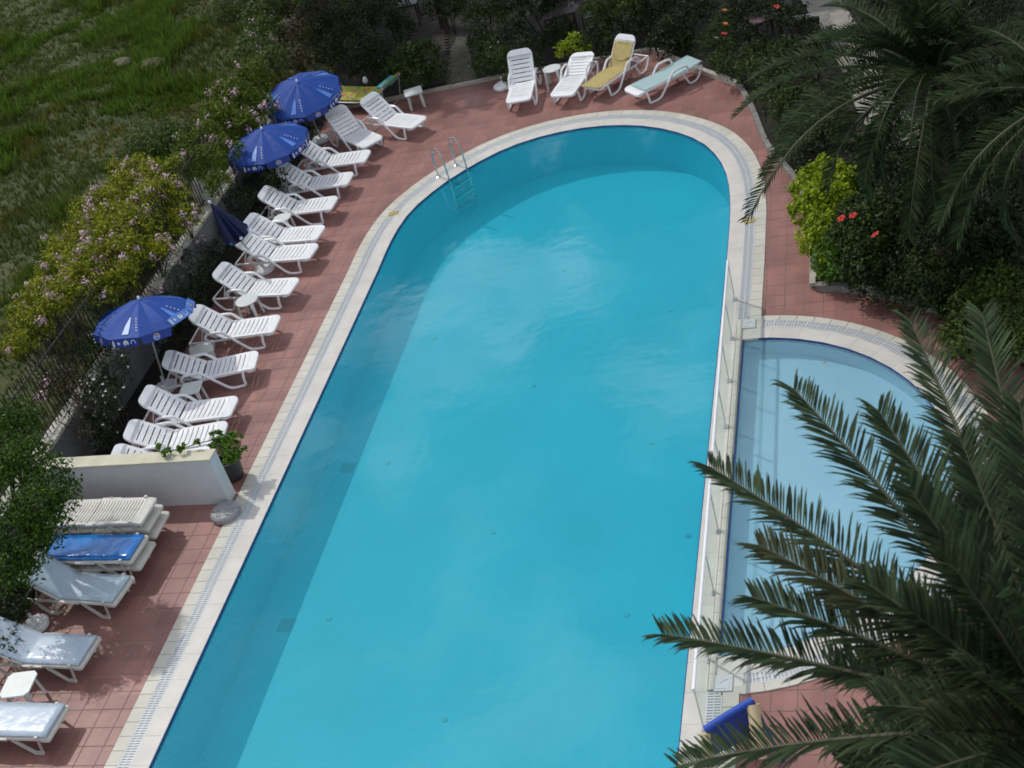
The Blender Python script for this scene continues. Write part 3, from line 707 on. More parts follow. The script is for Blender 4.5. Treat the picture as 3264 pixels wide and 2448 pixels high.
def mattress(parent,m_,L0,L1,w,th,ang=0,name='mattress',z0=HZ,x0=.04):
    n1,n2=10,8; ny=6; prof=[]
    for i in range(n1+1): prof.append((x0+(1.03-x0)*i/n1,z0))
    a=math.radians(ang)
    for i in range(1,n2+1): s=L1*i/n2; prof.append((1.03+s*math.cos(a),z0+s*math.sin(a)))
    if L0: prof=[q for q in prof if q[0]>=L0]
    v=[];f=[];n=len(prof)
    for layer in (0,1):
        for i,(x,z) in enumerate(prof):
            e=.012 if i in(0,n-1) else 0
            for j in range(ny+1):
                y=-w/2+w*j/ny; b=(th-.012*(j in(0,ny))-e) if layer else .004
                wr=(random.uniform(-.004,.004) if layer else 0)
                nx=-math.sin(a) if x>1.03 else 0; nz=math.cos(a) if x>1.03 else 1
                v.append((x+nx*b,y,z+nz*b+wr))
    R=ny+1; T=n*R
    for i in range(n-1):
        for j in range(ny):
            q=i*R+j; f.append((q,q+R,q+R+1,q+1)[::-1] ); f.append((T+q,T+q+R,T+q+R+1,T+q+1))
    for i in range(n-1):
        q=i*R; f.append((q,q+R,T+q+R,T+q)); q=i*R+ny; f.append((q+R,q,T+q,T+q+R))
    for j in range(ny): f.append((j+1,j,T+j,T+j+1)); q=(n-1)*R+j; f.append((q,q+1,T+q+1,T+q))
    mb=MB(); mb.add(v,f); me=mb.mesh(name,m_); me.shade_smooth() if hasattr(me,'shade_smooth') else None
    return obj(name,me,parent)
GB='mattress-covered loungers at the near left corner'
a=lounger('B',-12.0,13.55,172,36,'cream lounger with a smooth pale blue mattress, back raised, beside the blue-covered stack',GB); mattress(a,matt_m,0,.70,.56,.045,36)
a=lounger('B',-12.0,12.30,175,30,'cream lounger with a creased shiny pale mattress, above the cut-corner side table',GB); mattress(a,matc_m,0,.72,.57,.05,30)
a=lounger('B',-11.9,11.0,177,14,'cream lounger with a glossy wrinkled mattress at the bottom left corner',GB); mattress(a,matc_m,0,.72,.58,.05,14)
for k,lab in ((2,'topmost cream slatted lounger of the stack against the white wall'),(1,'middle cream lounger of the stack against the white wall'),(0,'bottom cream lounger of the stack against the white wall')):
    p=G(470,1588,.33+.62*.5); lounger('B',-12.05+.04*(2-k),15.05-.02*k,177+(2-k)*1.2,0,lab,'cream loungers stacked flat by the white wall',z=.17*k)
for k,lab in ((1,'upper cream lounger of the stack carrying a shiny blue mattress'),(0,'lower cream lounger under the one with the shiny blue mattress')):
    a=lounger('B',-11.98+.05*(1-k),14.33-.03*k,176+(1-k)*2,0,lab,'cream loungers stacked flat next to the wall stack',z=.17*k)
    if k: mattress(a,matb_m,0,.72,.56,.045,0)
# far group
GF='loungers at the far end of the pool'
lounger('A',-8.47,29.30,93,58,'white lounger with steep back at the far end, left of the round table',GF)
lounger('A',-7.40,29.22,79,17,'white lounger lying flat between the round table and the yellow towel',GF)
a=lounger('A',-6.72,29.40,57,52,'white lounger dressed with a long yellow towel',GF)
b=lounger('A',-5.72,28.80,40,3,'white lounger lying flat under a blue-green striped cover at the far right corner',GF)
o=mattress(a,ytowel_m,0,.60,.58,.012,52,'towel',HZ+.004,-.04); tag(o,None)
o.parent=None; o.matrix_world=Matrix.Translation(a.location)@Euler(a.rotation_euler).to_matrix().to_4x4(); tag(o,'yellow towel laid along a white lounger at the far end','towel')
MB().tube(crs([(1.16,-.24,HZ+.22),(1.13,-.1,HZ+.15),(1.12,.1,HZ+.15),(1.18,.24,HZ+.24)],4),.018,6).build('towel_fold',ytowel_m,o)
o=mattress(b,stripe_m,.12,.80,.60,.014,3,'striped_cover',HZ+.004,.1)
o.parent=None; o.matrix_world=Matrix.Translation(b.location)@Euler(b.rotation_euler).to_matrix().to_4x4(); tag(o,'blue-green striped cover spread over the flat lounger','towel')

def purge(o):
    for c in list(o.children): purge(c)
    bpy.data.objects.remove(o)
for o in (protoA,protoB): purge(o)
# floral metal lounger
F0=G(1062,300,.33); F0.z=0; HDp=G(1250,262,.66); HDp.z=0; dd=HDp-F0; ya=math.atan2(dd.y,dd.x)
t=thing('folding_lounger','metal lounger with a floral yellow-green mattress and teal pillow behind the farthest umbrella','sun lounger',F0,ya)
L=1.75; w=.66
kx=(HDp-F0).length/1.75; w=.78
prof=[(0,.34),(.3,.32),(.6,.31),(.9,.31),(1.2,.34),(1.45,.44),(1.62,.58),(1.75,.72)]; prof=[(x*kx,z) for x,z in prof]
for s in (-1,1): MB().tube([(x,s*w/2,z-.02) for x,z in prof],.016,8).build('side_rail',pole_m,t)
for x0,x1 in ((.15,.35),(1.05,1.3),(1.7*kx,1.55*kx)): MB().tube([(x0,-w/2,.32 if x0<1.6 else .68),(x1,-w/2,.015),(x1,w/2,.015),(x0,w/2,.32 if x0<1.6 else .68)],.014,8).build('leg',pole_m,t)
v=[];f=[];pp=crs([(x,0,z) for x,z in prof],3); n=len(pp)
for k in (0,1):
    for p in pp: v+=[(p.x,-w/2+.02,p.z+.05*k),(p.x,w/2-.02,p.z+.05*k)]
T=2*n
for i in range(n-1):
    q=2*i; f+=[(q,q+1,q+3,q+2),(T+q,T+q+2,T+q+3,T+q+1),(q,q+2,T+q+2,T+q),(q+1,T+q+1,T+q+3,q+3)]
f+=[(0,T,T+1,1),(T-2,T-1,2*T-1,2*T-2)]
mb=MB(); mb.add(v,f); mb.build('mattress',floral_m,t,bevel=.01)
m=MB(); m.box((1.62*kx,0,.66),(.26,.66,.07),None); 
o=m.build('pillow',teal_m,t,bevel=.03); 
o.rotation_euler=(0,-.0,0)

# ================================================================ TABLES
def table(px,py,shape,label,rz=0.,h=.42,r=.21,tilt=(0,0),group='small white resin side tables'):
    c=G(px,py,h); t=thing('side_table',label,'side table',(c.x,c.y,0),rz,group,rot=(tilt[0],tilt[1],rz))
    m=MB()
    if shape=='round': m.lathe([(r*.9,h-.028),(r*.98,h-.026),(r,h-.012),(r*.97,h)],28)
    else:
        k=.28 if shape=='cut' else .16; a=r*.95; cpts=[]
        cpts=[(a,-a+k*a),(a,a-k*a),(a-k*a,a),(-a+k*a,a),(-a,a-k*a),(-a,-a+k*a),(-a+k*a,-a),(a-k*a,-a)]
        m.prism(cpts,h-.028,h)
    m.build('table_top',table_m,t,bevel=.006)
    for i in range(4):
        an=PI/4+i*PI/2; x,y=math.cos(an)*r*.82,math.sin(an)*r*.82
        m=MB(); M1=Matrix.Translation((x,y,0))@Matrix.Rotation(an,4,'Z')
        v=[Vector((.035+.03,-.02,0)),Vector((.035+.03,.02,0)),Vector((.02,.02,0)),Vector((.02,-.02,0)),Vector((.03,-.04,h-.028)),Vector((.03,.04,h-.028)),Vector((-.01,.03,h-.028)),Vector((-.01,-.03,h-.028))]
        m.add([M1@q for q in v],[(3,2,1,0),(4,5,6,7),(0,1,5,4),(1,2,6,5),(2,3,7,6),(3,0,4,7)]); m.build('leg',table_m,t)
    return t
table(1316,290,'square','square white side table alone at the far left, near the garden kerb',.35,.42,.24)
table(898,693,'round','round white side table between the middle loungers, far side of the closed umbrella',0)
table(785,955,'round','white oval-looking round table by the lounger above the nearest umbrella',0,.44,.24)
table(640,1112,'square','square white table partly behind the lounger next to the nearest umbrella pole',.5,.36,.24)
table(607,1236,'square','rounded square white table beside the nearest umbrella pole',.15,.42,.21)
table(1758,217,'round','round white table between the two left loungers of the far end group',0,.46,.23)
table(58,2180,'cut','cut-corner white table between the two nearest mattresses at the left edge',.1,.42,.25)

# ================================================================ UMBRELLAS
def disc_base(loc,label,r=.23,stub=False,m_=None,parent=None,h=.09,name='umbrella_base'):
    t=thing(name,label,'umbrella base',loc) if not parent else None
    par=t or parent; m_=m_ or white_m
    m=MB(); m.lathe([(r*.96,0),(r,h*.3),(r*.98,h*.75),(r*.85,h),(r*.3,h*1.02),(.04,h*1.1)],28); m.build('disc' if t else 'base',m_,par,smooth=False)
    for k in range(6):
        an=k*PI/3+.2; mm=MB(); mm.lathe([(.042,0),(.042,.012),(.03,.02),(.028,.012),(.0,.008)],10); mm.build('knob_ring' if t else 'base_knob',m_,par,loc=(math.cos(an)*r*.6,math.sin(an)*r*.6,h*.98))
    if stub: MB().tube([(0,0,h),(0,0,h+.20)],.026,10).build('socket',m_,par)
    return t
def umbrella(base,top,label,flips=(),spin=0.,R=.98,drop=.37):
    base=Vector(base); top=Vector(top); ax=(top-base); Lp=ax.length; q=ax.to_track_quat('Z','Y').to_euler()
    t=thing('beach_umbrella',label,'umbrella',base,0,'open blue umbrellas over the loungers',rot=q)
    MB().tube([(0,0,.02),(0,0,Lp)],.018,10).build('pole',pole_m,t)
    n=10; zt=Lp
    v=[(0,0,zt)];f=[]; rings=5
    for i in range(1,rings+1):
        rr=R*i/rings; z=zt-drop*(i/rings)**1.45
        for k in range(2*n):
            an=spin+k*PI/n; s=1 if k%2==0 else (math.cos(PI/n)-.012*i/rings); dz=0 if k%2==0 else -.0
            v.append((rr*s*math.cos(an),rr*s*math.sin(an),z+(.0 if k%2==0 else -.022*(i/rings)*(1-i/rings)*4)))
    M=2*n
    f+=[(0,1+k,1+(k+1)%M) for k in range(M)]
    for i in range(rings-1):
        for k in range(M): a=1+i*M+k; b=1+i*M+(k+1)%M; f.append((a,a+M,b+M,b))
    mb=MB(); mb.add(v,f); mb.build('canopy',blue_m,t)
    zr=zt-drop
    for k in range(n):
        a0=spin+2*k*PI/n+.02; a1=spin+2*(k+1)*PI/n-.02
        P0=Vector((R*math.cos(a0),R*math.sin(a0),zr)); P1=Vector((R*math.cos(a1),R*math.sin(a1),zr)); d=P1-P0
        nrm=Vector(((P0.x+P1.x),(P0.y+P1.y),0)).normalized()
        if k in flips: dn=(nrm*-.12+Vector((0,0,.12)))
        else: dn=nrm*.012-Vector((0,0,.165))
        vv=[P0,P0+d*.5,P1,P1+dn*.92-d*.03,P0+d*.5+dn,P0+dn*.92+d*.03]; vv2=[p-nrm*.004 for p in vv]
        fl=MB(); fl.add(vv+vv2,[(0,1,4,5),(1,2,3,4),(11,10,7,6),(10,9,8,7),(5,4,10,11),(4,3,9,10)]); va=fl.build('valance',lblue_m if k in flips else bluev_m,t)
        # prints lie 3 mm proud of the cloth
        c=P0+d*.5+dn*.5+nrm*.006; u=d.normalized()*1.22; w_=-dn.normalized()*1.22
        def flatshape(nm,pts,m__):
            pr=MB(); pr.add([c+u*x+w_*y for x,y in pts],[tuple(range(len(pts)))]); pr.build(nm,m__,va)
        circ=lambda cx,cy,r,n=12:[(cx+r*math.cos(2*PI*i/n),cy+r*math.sin(2*PI*i/n)) for i in range(n)]
        if k%2==0:
            # a row of white pictures: bottle, star, ball with a notch, horseshoe
            flatshape('printed_mark',[(-.20,-.05),(-.165,-.05),(-.165,.01),(-.178,.055),(-.188,.055),(-.20,.01)],print_m)
            flatshape('printed_mark',[(-.10+(.035 if i%2==0 else .015)*math.sin(i*PI/5),(.035 if i%2==0 else .015)*math.cos(i*PI/5)) for i in range(10)],print_m)
            flatshape('printed_mark',[(.02,0)]+[(.02+.045*math.cos(a),.045*math.sin(a)) for a in [-.9+i*(2*PI-.9)/12 for i in range(13)]],print_m)
            hs=[(.14+.042*math.cos(a),.042*math.sin(a)) for a in [-.5+i*(PI+1)/10 for i in range(11)]]; hi=[(.14+.030*math.cos(a),.030*math.sin(a)) for a in [-.5+i*(PI+1)/10 for i in range(11)]][::-1]
            flatshape('printed_mark',hs+hi,print_m)
        else:
            flatshape('emblem',circ(0,0,.052),print_m); c=c+nrm*.003; flatshape('emblem',circ(0,0,.044),lblue_m); c=c+nrm*.003
            flatshape('emblem',[(-.044*math.cos(a),.012+.030*math.sin(a)) for a in [i*PI/8 for i in range(9)]],red_m)
            flatshape('emblem',[(-.036,.004),(0,.016),(.036,.004),(.03,-.008),(0,.004),(-.03,-.008)],print_m)
    # light blue printed wedges on every other panel
    for k in range(0,n,2):
        am=spin+(2*k+1)*PI/n
        def cp(rf,off):
            z=zt-drop*rf**1.45+.007-.02*rf*(1-rf)*2; rr=R*rf*(math.cos(PI/n)-.005)
            return Vector((rr*math.cos(am)-off*math.sin(am),rr*math.sin(am)+off*math.cos(am),z))
        pr=MB(); pr.add([cp(.52,-.008),cp(.52,.008),cp(.7,.045),cp(.92,.065),cp(.92,-.065),cp(.7,-.045)],[(0,5,2,1),(5,4,3,2)]); pr.build('printed_wedge',lblue_m,t)
        for j in range(5):
            e=cp(.55+.07*j,.11+.02*j); g2=cp(.58+.07*j,.12+.02*j); ee=cp(.55+.07*j,.125+.02*j); gg=cp(.58+.07*j,.14+.02*j)
            pr=MB(); pr.add([e,ee,gg,g2],[(0,1,2,3)]); pr.build('printed_mark',print_m,t)
    for k in range(n):
        an=spin+2*k*PI/n; MB().tube([(.03*math.cos(an),.03*math.sin(an),zt-.03),((R-.01)*math.cos(an),(R-.01)*math.sin(an),zr-.006)],.005,5).build('rib',pole_m,t)
    MB().lathe([(.012,0),(.028,.02),(.03,.045),(.018,.07),(.004,.08)],12).build('finial',white_m,t,loc=(0,0,zt))
    return t
umbrella((-13.83,19.37,0),(-13.76,19.70,1.83),'open blue umbrella nearest the camera, standing alone on the left',flips=(4,5,9),spin=.25)
umbrella((-13.84,26.98,0),(-13.80,26.90,1.66),'middle of the three open blue umbrellas, overlapping the farthest one',spin=.1)
umbrella((-13.70,29.50,0),(-13.62,29.16,1.74),'farthest open blue umbrella, next to the floral lounger',spin=.4)
# closed umbrella
b=Vector((-13.14,23.41,0)); tp=Vector((-13.52,23.05,1.92)); ax=tp-b
t=thing('closed_umbrella','closed navy blue umbrella leaning behind the pair of pushed-together loungers','umbrella',b,0,rot=ax.to_track_quat('Z','Y').to_euler()); Lp=ax.length
MB().tube([(0,0,0),(0,0,Lp)],.018,10).build('pole',pole_m,t)
v=[];n=32
rg=[(0,.014),(.15,.06),(.45,.14),(.75,.205),(.93,.245),(.98,.235)]
for s,r in rg:
    for k in range(n):
        an=2*PI*k/n; rr=r*(1+.28*math.cos(an*8)*min(1,s*2)); v.append((rr*math.cos(an),rr*math.sin(an),Lp-s+.03*math.cos(an*8)*(s>.9)))
mb=MB(); mb.add(v,[(i*n+k,(i+1)*n+k,(i+1)*n+(k+1)%n,i*n+(k+1)%n) for i in range(len(rg)-1) for k in range(n)]+[tuple(range(n))]); mb.build('canopy',navy_m,t)
for k in range(8):
    an=2*PI*k/8; r=.318; M1=Matrix.Rotation(an,4,'Z'); c=[M1@Vector((r,.04*math.cos(i*PI/4),Lp-.88+.04*math.sin(i*PI/4))) for i in range(8)]
    pr=MB(); pr.add(c,[tuple(range(8))]); pr.build('emblem',lblue_m if k%2 else print_m,t)
MB().lathe([(.012,0),(.03,.02),(.03,.05),(.005,.08)],12).build('finial',white_m,t,loc=(0,0,Lp))
for i,(x,y,lab) in enumerate([(-13.83,19.37,'white disc base under the nearest open umbrella'),(-13.80,26.9,'white disc base under the middle open umbrella'),(-13.70,29.5,'white disc base under the farthest open umbrella'),(-13.14,23.41,'white disc base under the closed umbrella')]):
    disc_base((x,y,0),lab,stub=True)
p=G(719,1634,.05); disc_base((p.x,p.y,0),'grey plastic disc base lying empty at the end of the white wall',r=.26,m_=disc_m,h=.12)
p=G(1604,272,.05); disc_base((p.x,p.y,0),'empty white disc base left of the steep-backed lounger',r=.25,stub=True)
p=G(113,1990,.05); disc_base((p.x,p.y,0),'empty white disc base behind the mattress loungers at the left edge',r=.22,stub=True)

# ================================================================ LADDER
t=thing('pool_ladder','stainless steel pool ladder at the rounded far left edge','ladder',(0,0,0))
A=G(1425,572); B_=G(1481,535)
for q,w in ((A,'a'),(B_,'b')):
    d=Vector((.80,-.60,0)).normalized()
    q=q.copy(); pts=[q-d*.30+Vector((0,0,.0)),q-d*.30+Vector((0,0,.30)),q-d*.29+Vector((0,0,.58)),q-d*.22+Vector((0,0,.70)),q-d*.10+Vector((0,0,.74)),q+Vector((0,0,.66)),q+d*.06+Vector((0,0,.45)),q+d*.08+Vector((0,0,0)),q+d*.08+Vector((0,0,-.85))]
    MB().tube(crs(pts,5),.021,10).build('handrail',steel_m,t,smooth=False)
    MB().lathe([(.05,0),(.05,.012),(.03,.02)],14,c=tuple(q-d*.30)).build('flange',steel_m,t)
d=Vector((.80,-.60,0)).normalized()
for z in (-.22,-.48,-.74):
    a=A+d*.08+Vector((0,0,z)); b=B_+d*.08+Vector((0,0,z)); m=MB(); c=(a+b)/2; u=(b-a).normalized(); M1=Matrix.Translation(c)@Matrix.Rotation(math.atan2(u.y,u.x),4,'Z'); m.box((0,-.03,0),((b-a).length,.10,.03),M1); m.build('step',steel_m,t)

# ================================================================ GLASS FENCE
t=thing('glass_fence','glass panel fence with steel top rail between the large and small pools','fence',(-2.96,0,0))
ys_=[20.30,19.12,17.94,16.76,15.58,14.40,13.20,12.0,10.87]
xx=lambda y:-2.96-(-.0)+( -.03+ (20.3-y)*.009)+.96-.96
for i in range(8):
    y0,y1=ys_[i],ys_[i+1]; m=MB(); cx=(xx(y0)+xx(y1))/2
    m.box((cx+2.96,(y0+y1)/2,.42),(.010,y0-y1-.03,.72)); m.build('glass_panel',glass_m,t)
for y in ys_:
    m=MB(); m.box((xx(y)+2.96,y,.40),(.016,.028,.80)); m.build('post',steel_m,t)
    m=MB(); m.box((xx(y)+2.96,y,.012),(.07,.09,.024)); m.build('post_foot',steel_m,t,bevel=.004)
MB().tube([(xx(20.32)+2.96,20.32,.80),(xx(15)+2.96,15,.80),(xx(10.84)+2.96,10.84,.80)],.024,12).build('top_rail',white_m,t)

# ================================================================ BLUE FRAME
p0=G(2398,2232,.62); p1=G(2246,2326,.45)
t=thing('padded_frame','blue panelled frame on thick cream rolls at the near end of the glass fence','pool play frame',(p0.x,p0.y,0))
o_=Vector((p0.x,p0.y,0)); a=p0-o_; b=p1-o_
MB().tube([a,(a+b)/2+Vector((0,0,.01)),b],.045,12).build('top_beam',mat('bright_blue_beam',(.01,.07,.42),rough=.4),t)
m=MB(); dn=Vector((.10,-.12,-.40)); nn=(b-a).cross(dn).normalized()*.01
m.add([a+nn,b+nn,b+dn*.8+nn,a+dn+nn,a-nn,b-nn,b+dn*.8-nn,a+dn-nn],[(0,1,2,3),(7,6,5,4),(0,4,5,1),(1,5,6,2),(2,6,7,3),(3,7,4,0)]); m.build('side_panel',mat('deep_blue_panel',(.006,.03,.20),rough=.5),t)
MB().tube([a+Vector((.0,-.02,-.05)),a+Vector((.04,-.44,-.50))],.080,16).build('support_roll',foam_m,t)
MB().tube([b+Vector((.0,-.02,-.04)),b+Vector((.02,-.30,-.40))],.062,14).build('support_roll',foam_m,t)
MB().tube([a,a+Vector((.30,-.45,-.58))],.02,8).build('rear_strut',mat('deep_blue_panel',(0,0,0)),t)

# ================================================================ FLOWERS
pinkc=[flowercluster_mesh('flower_cluster',pink_m,.10,26,.055) for _ in range(4)]
whitec=flowercluster_mesh('blossom',whitef_m,.018,8,.028)
redc=None
def hibiscus(m_,r=.075):
    mb=MB()
    for k in range(5):
        a=k*2*PI/5; M1=Matrix.Rotation(a,4,'Z'); v=[Vector((.005,0,0)),Vector((r*.55,-r*.42,.02)),Vector((r,-r*.25,.012)),Vector((r*1.05,0,.02)),Vector((r,r*.25,.012)),Vector((r*.55,r*.42,.02))]
        mb.add([M1@q for q in v],[(0,1,2,3),(0,3,4,5)])
    mb.tube([(0,0,0),(.01,0,.05)],.006,6); return mb.mesh('flower',m_)
hib=hibiscus(redf_m); hibo=hibiscus(orangef_m,.06); hibc=hibiscus(cream_f,.055)
class FR(list): pass
def pinkfl(t,lb,n):
    for p in surfpts(lb,n): obj('flower_cluster',pinkc[random.randrange(4)],t,p,(random.uniform(-.6,.6),random.uniform(-.6,.6),random.uniform(0,6)))

# ---------------------------------------------------------------- left climbers over the fence
GC='flowering climbers over the iron fence'
def S(label,pix,lm,name='garden_shrub',cat='shrub',dens=26,leaf=.07,group=None,pf=0,wf=0,gz=.03,**k):
    t,lb=shrub(name,label,cat,pix,lm,dens,leaf,group,gz=gz,**k)
    if pf: pinkfl(t,lb,pf)
    if wf:
        for p in surfpts(lb,wf): obj('blossom',whitec,t,p,(random.uniform(-.6,.6),random.uniform(-.6,.6),0))
    return t,lb
S('loose yellow-green climber reaching into the field at the far left',[(110,950,1.5,.36),(170,880,1.5,.40),(60,1020,1.5,.30),(220,800,1.5,.42),(170,790,1.3,.3)],L_fence,'flowering_climber','climber',44,.075,GC,14,2)
S('loose yellow-green climber reaching into the field above the largest climber',[(280,730,1.5,.45),(340,650,1.5,.45),(400,600,1.5,.42),(450,540,1.5,.38),(260,670,1.3,.3),(380,540,1.3,.3)],L_fence,'flowering_climber','climber',44,.075,GC,22,2)
S('yellow-green climber with pink flowers at the near end of the iron fence',[(60,1100,1.9,.30),(110,1040,1.9,.34),(160,1000,2.0,.36),(215,940,2.0,.36),(150,930,1.8,.30)],L_fence,'flowering_climber','climber',52,.075,GC,9,2)
S('yellow-green climber with pink flowers left of the nearest umbrella',[(250,890,2.0,.42),(320,930,1.9,.36),(300,830,2.0,.42),(380,880,1.9,.38),(230,820,1.9,.28)],L_fence,'flowering_climber','climber',52,.075,GC,20,2)
S('large bright climber with many pink flowers above the nearest umbrella',[(340,760,2.0,.45),(400,800,2.0,.42),(440,720,2.0,.45),(380,690,2.0,.38),(500,800,1.7,.34),(300,720,1.9,.28)],L_fence,'flowering_climber','climber',52,.075,GC,26,2)
S('climber with pink flowers near the pale stone pillar, left of the middle umbrella',[(480,640,2.0,.45),(540,620,1.9,.42),(590,700,1.6,.34),(500,560,1.9,.35),(560,540,1.8,.34)],L_fence,'flowering_climber','climber',50,.075,GC,20,2)
S('green climber with pink flowers just left of the middle umbrella',[(640,520,1.8,.45),(700,590,1.5,.34),(600,470,1.8,.40),(660,440,1.8,.42),(720,480,1.6,.36)],L_climb,'flowering_climber','climber',46,.075,GC,14)
S('green shrub with pink flowers between the field and the farthest umbrella',[(700,380,1.8,.48),(760,320,1.8,.48),(780,400,1.6,.42),(720,300,1.8,.42),(800,250,1.8,.45),(840,350,1.5,.35)],L_climb,'flowering_climber','climber',46,.075,GC,22)
S('pale green loose shrub at the field edge above the farthest umbrella',[(800,170,1.6,.50),(840,110,1.6,.55),(870,200,1.5,.45),(820,60,1.5,.5),(880,30,1.5,.5)],L_green,dens=22,leaf=.08,pf=5)
S('reddish dark shrub with few flowers under the fence bars at the left',[(190,1180,1.4,.34),(150,1240,1.3,.30),(230,1230,1.3,.34),(260,1300,1.1,.28)],L_red,dens=16,leaf=.06,pf=3)
S('dark shrub dotted with small white flowers left of the nearest umbrella pole',[(300,1120,1.3,.34),(360,1180,1.2,.36),(330,1260,1.1,.38),(350,1330,.8,.28),(300,1240,1.1,.3)],L_dark,dens=26,leaf=.055,wf=52)
S('grey-green bush on the wall above the lounger with the oval table',[(560,880,.9,.34),(520,940,.9,.30),(610,850,.8,.26)],L_grey,dens=24,leaf=.05,pf=3)
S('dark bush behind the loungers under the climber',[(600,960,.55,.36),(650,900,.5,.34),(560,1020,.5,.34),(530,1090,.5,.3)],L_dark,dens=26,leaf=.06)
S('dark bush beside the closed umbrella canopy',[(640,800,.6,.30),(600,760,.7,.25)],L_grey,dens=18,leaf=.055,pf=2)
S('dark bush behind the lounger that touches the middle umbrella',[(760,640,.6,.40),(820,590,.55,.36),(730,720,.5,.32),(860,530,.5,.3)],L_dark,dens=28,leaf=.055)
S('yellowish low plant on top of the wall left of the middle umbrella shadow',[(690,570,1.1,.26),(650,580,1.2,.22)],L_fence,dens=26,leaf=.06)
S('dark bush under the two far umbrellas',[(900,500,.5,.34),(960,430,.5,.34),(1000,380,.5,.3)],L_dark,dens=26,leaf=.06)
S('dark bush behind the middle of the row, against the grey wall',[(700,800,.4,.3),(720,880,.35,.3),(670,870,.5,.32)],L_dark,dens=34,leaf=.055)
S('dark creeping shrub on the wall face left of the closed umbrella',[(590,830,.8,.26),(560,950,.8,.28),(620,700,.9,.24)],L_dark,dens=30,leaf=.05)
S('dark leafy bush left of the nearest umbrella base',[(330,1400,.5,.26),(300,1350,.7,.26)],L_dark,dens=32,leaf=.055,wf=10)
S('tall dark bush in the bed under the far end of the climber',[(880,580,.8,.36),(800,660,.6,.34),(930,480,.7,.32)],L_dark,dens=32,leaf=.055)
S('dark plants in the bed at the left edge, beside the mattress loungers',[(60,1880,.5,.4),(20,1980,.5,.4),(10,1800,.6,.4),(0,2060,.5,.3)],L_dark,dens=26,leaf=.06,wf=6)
# stone pillar with pale finial seen between climbers
p=G(625,560,1.3); t=thing('stone_pillar','rough pale stone pillar among the climbers left of the middle umbrella','pillar',(-14.75,25.0,0))
MB().lathe([(.17,0),(.17,1.0),(.21,1.05),(.21,1.25),(.14,1.5),(.05,1.62)],10).build('pillar_body',cap_m,t,bevel=.02)
# left tree
def crown(t,bl,lm,dens,leaf,name='crown',clump=.2):
    V,F=blobleaves(bl,dens,leaf,clump); return obj(name,fastmesh(name,V,F,lm),t)
def tree(label,base,bl,lm,dens=24,leaf=.09,name='broadleaf_tree',tr=.09,group=None):
    t=thing(name,label,'tree',base,0,group); lb=[(b[0]-base[0],b[1]-base[1],b[2]-base[2])+tuple(b[3:]) for b in bl]
    crown(t,lb,lm,dens,leaf); m=MB(); cz=sum(b[2] for b in lb)/len(lb); cx=sum(b[0] for b in lb)/len(lb); cy=sum(b[1] for b in lb)/len(lb)
    k=Vector((cx*.35,cy*.35,cz*.45)); m.tube([(0,0,-.1),(cx*.1,cy*.1,cz*.25),k],[tr,tr*.85,tr*.7],10)
    for b in lb:
        e=Vector(b[:3]); mid=k.lerp(e,.5)+Vector((random.uniform(-.1,.1),random.uniform(-.1,.1),.08)); m.tube([k,mid,e],[tr*.55,tr*.4,tr*.15],7)
        for _ in range(3): m.tube([mid,e+Vector([random.uniform(-.7,.7)*b[3] for _ in range(3)])],[tr*.25,tr*.08],5)
    m.build('trunk',bark_m,t); return t
bl=[tuple(G(a,b,z))+(r,) for a,b,z,r in [(20,1360,2.5,.36),(70,1330,2.45,.30),(90,1460,2.4,.38),(30,1500,2.3,.42),(150,1520,2.2,.34),(110,1620,2.1,.42),(200,1600,2.0,.28),(40,1680,1.9,.42),(180,1680,1.9,.25),(110,1740,1.7,.34),(30,1800,1.6,.36),(90,1830,1.4,.26),(215,1560,2.0,.22)]]
tree('bushy green tree at the left edge hanging over the stacked loungers',(-14.25,14.6,.03),bl,L_tree,66,.062)
# thin dark sapling against the wall left of the white wall
t=thing('bare_sapling','thin dark bare-stemmed sapling between the retaining wall and the white wall','sapling',(-14.1,16.75,.03))
m=MB(); m.tube([(0,0,0),(.02,.05,.5),(-.1,.25,1.1)],[.025,.02,.012],7)
for k in range(9):
    a=random.uniform(0,6); m.tube([(.0,.1,.6+.05*k),(.35*math.cos(a),.1+.35*math.sin(a),.9+.08*k)],[.01,.004],5)
m.build('stem',bark_m,t); crown(t,[(0,.15,1.15,.28),(.1,.2,.9,.25)],L_red,9,.05,'foliage')

# potted plant at the wall end
pp=G(748,1528,0); base=Vector((-11.32,16.52,0))
t=thing('potted_plant','leafy plant in a dark grey pot at the end of the white wall','potted plant',base)
MB().lathe([(.15,0),(.165,.05),(.20,.36),(.215,.37),(.215,.41),(.19,.41),(.185,.36)],24).build('pot',pot_m,t)
MB().lathe([(.01,.37),(.18,.37)],20).build('potting_soil',soil_m,t)
def rel(px_,py_,z): q=G(px_,py_,z)-base; return (q.x,q.y,q.z)
V,F=blobleaves([rel(700,1420,.75)+(.15,),rel(740,1405,.72)+(.15,),rel(735,1450,.62)+(.16,),rel(690,1390,.85)+(.10,),rel(765,1440,.6)+(.11,)],90,.075,.10); obj('foliage',fastmesh('foliage',V,F,leafm('pot_leaf',(.05,.13,.012),(.12,.24,.02))),t)
m=MB(); s1=Vector(rel(625,1415,1.05)); s2=Vector(rel(580,1430,1.04)); s3=Vector(rel(530,1440,1.04))
for e in ([Vector((0,0,.4)),Vector((0,0,.8)),Vector(rel(690,1400,.95)),s1,s2,s3],[Vector((0,0,.4)),Vector((.05,.02,.6))],[Vector((0,0,.4)),Vector((-.08,.05,.7))]): m.tube(e,.008,6)
m.build('stem',bark_m,t)
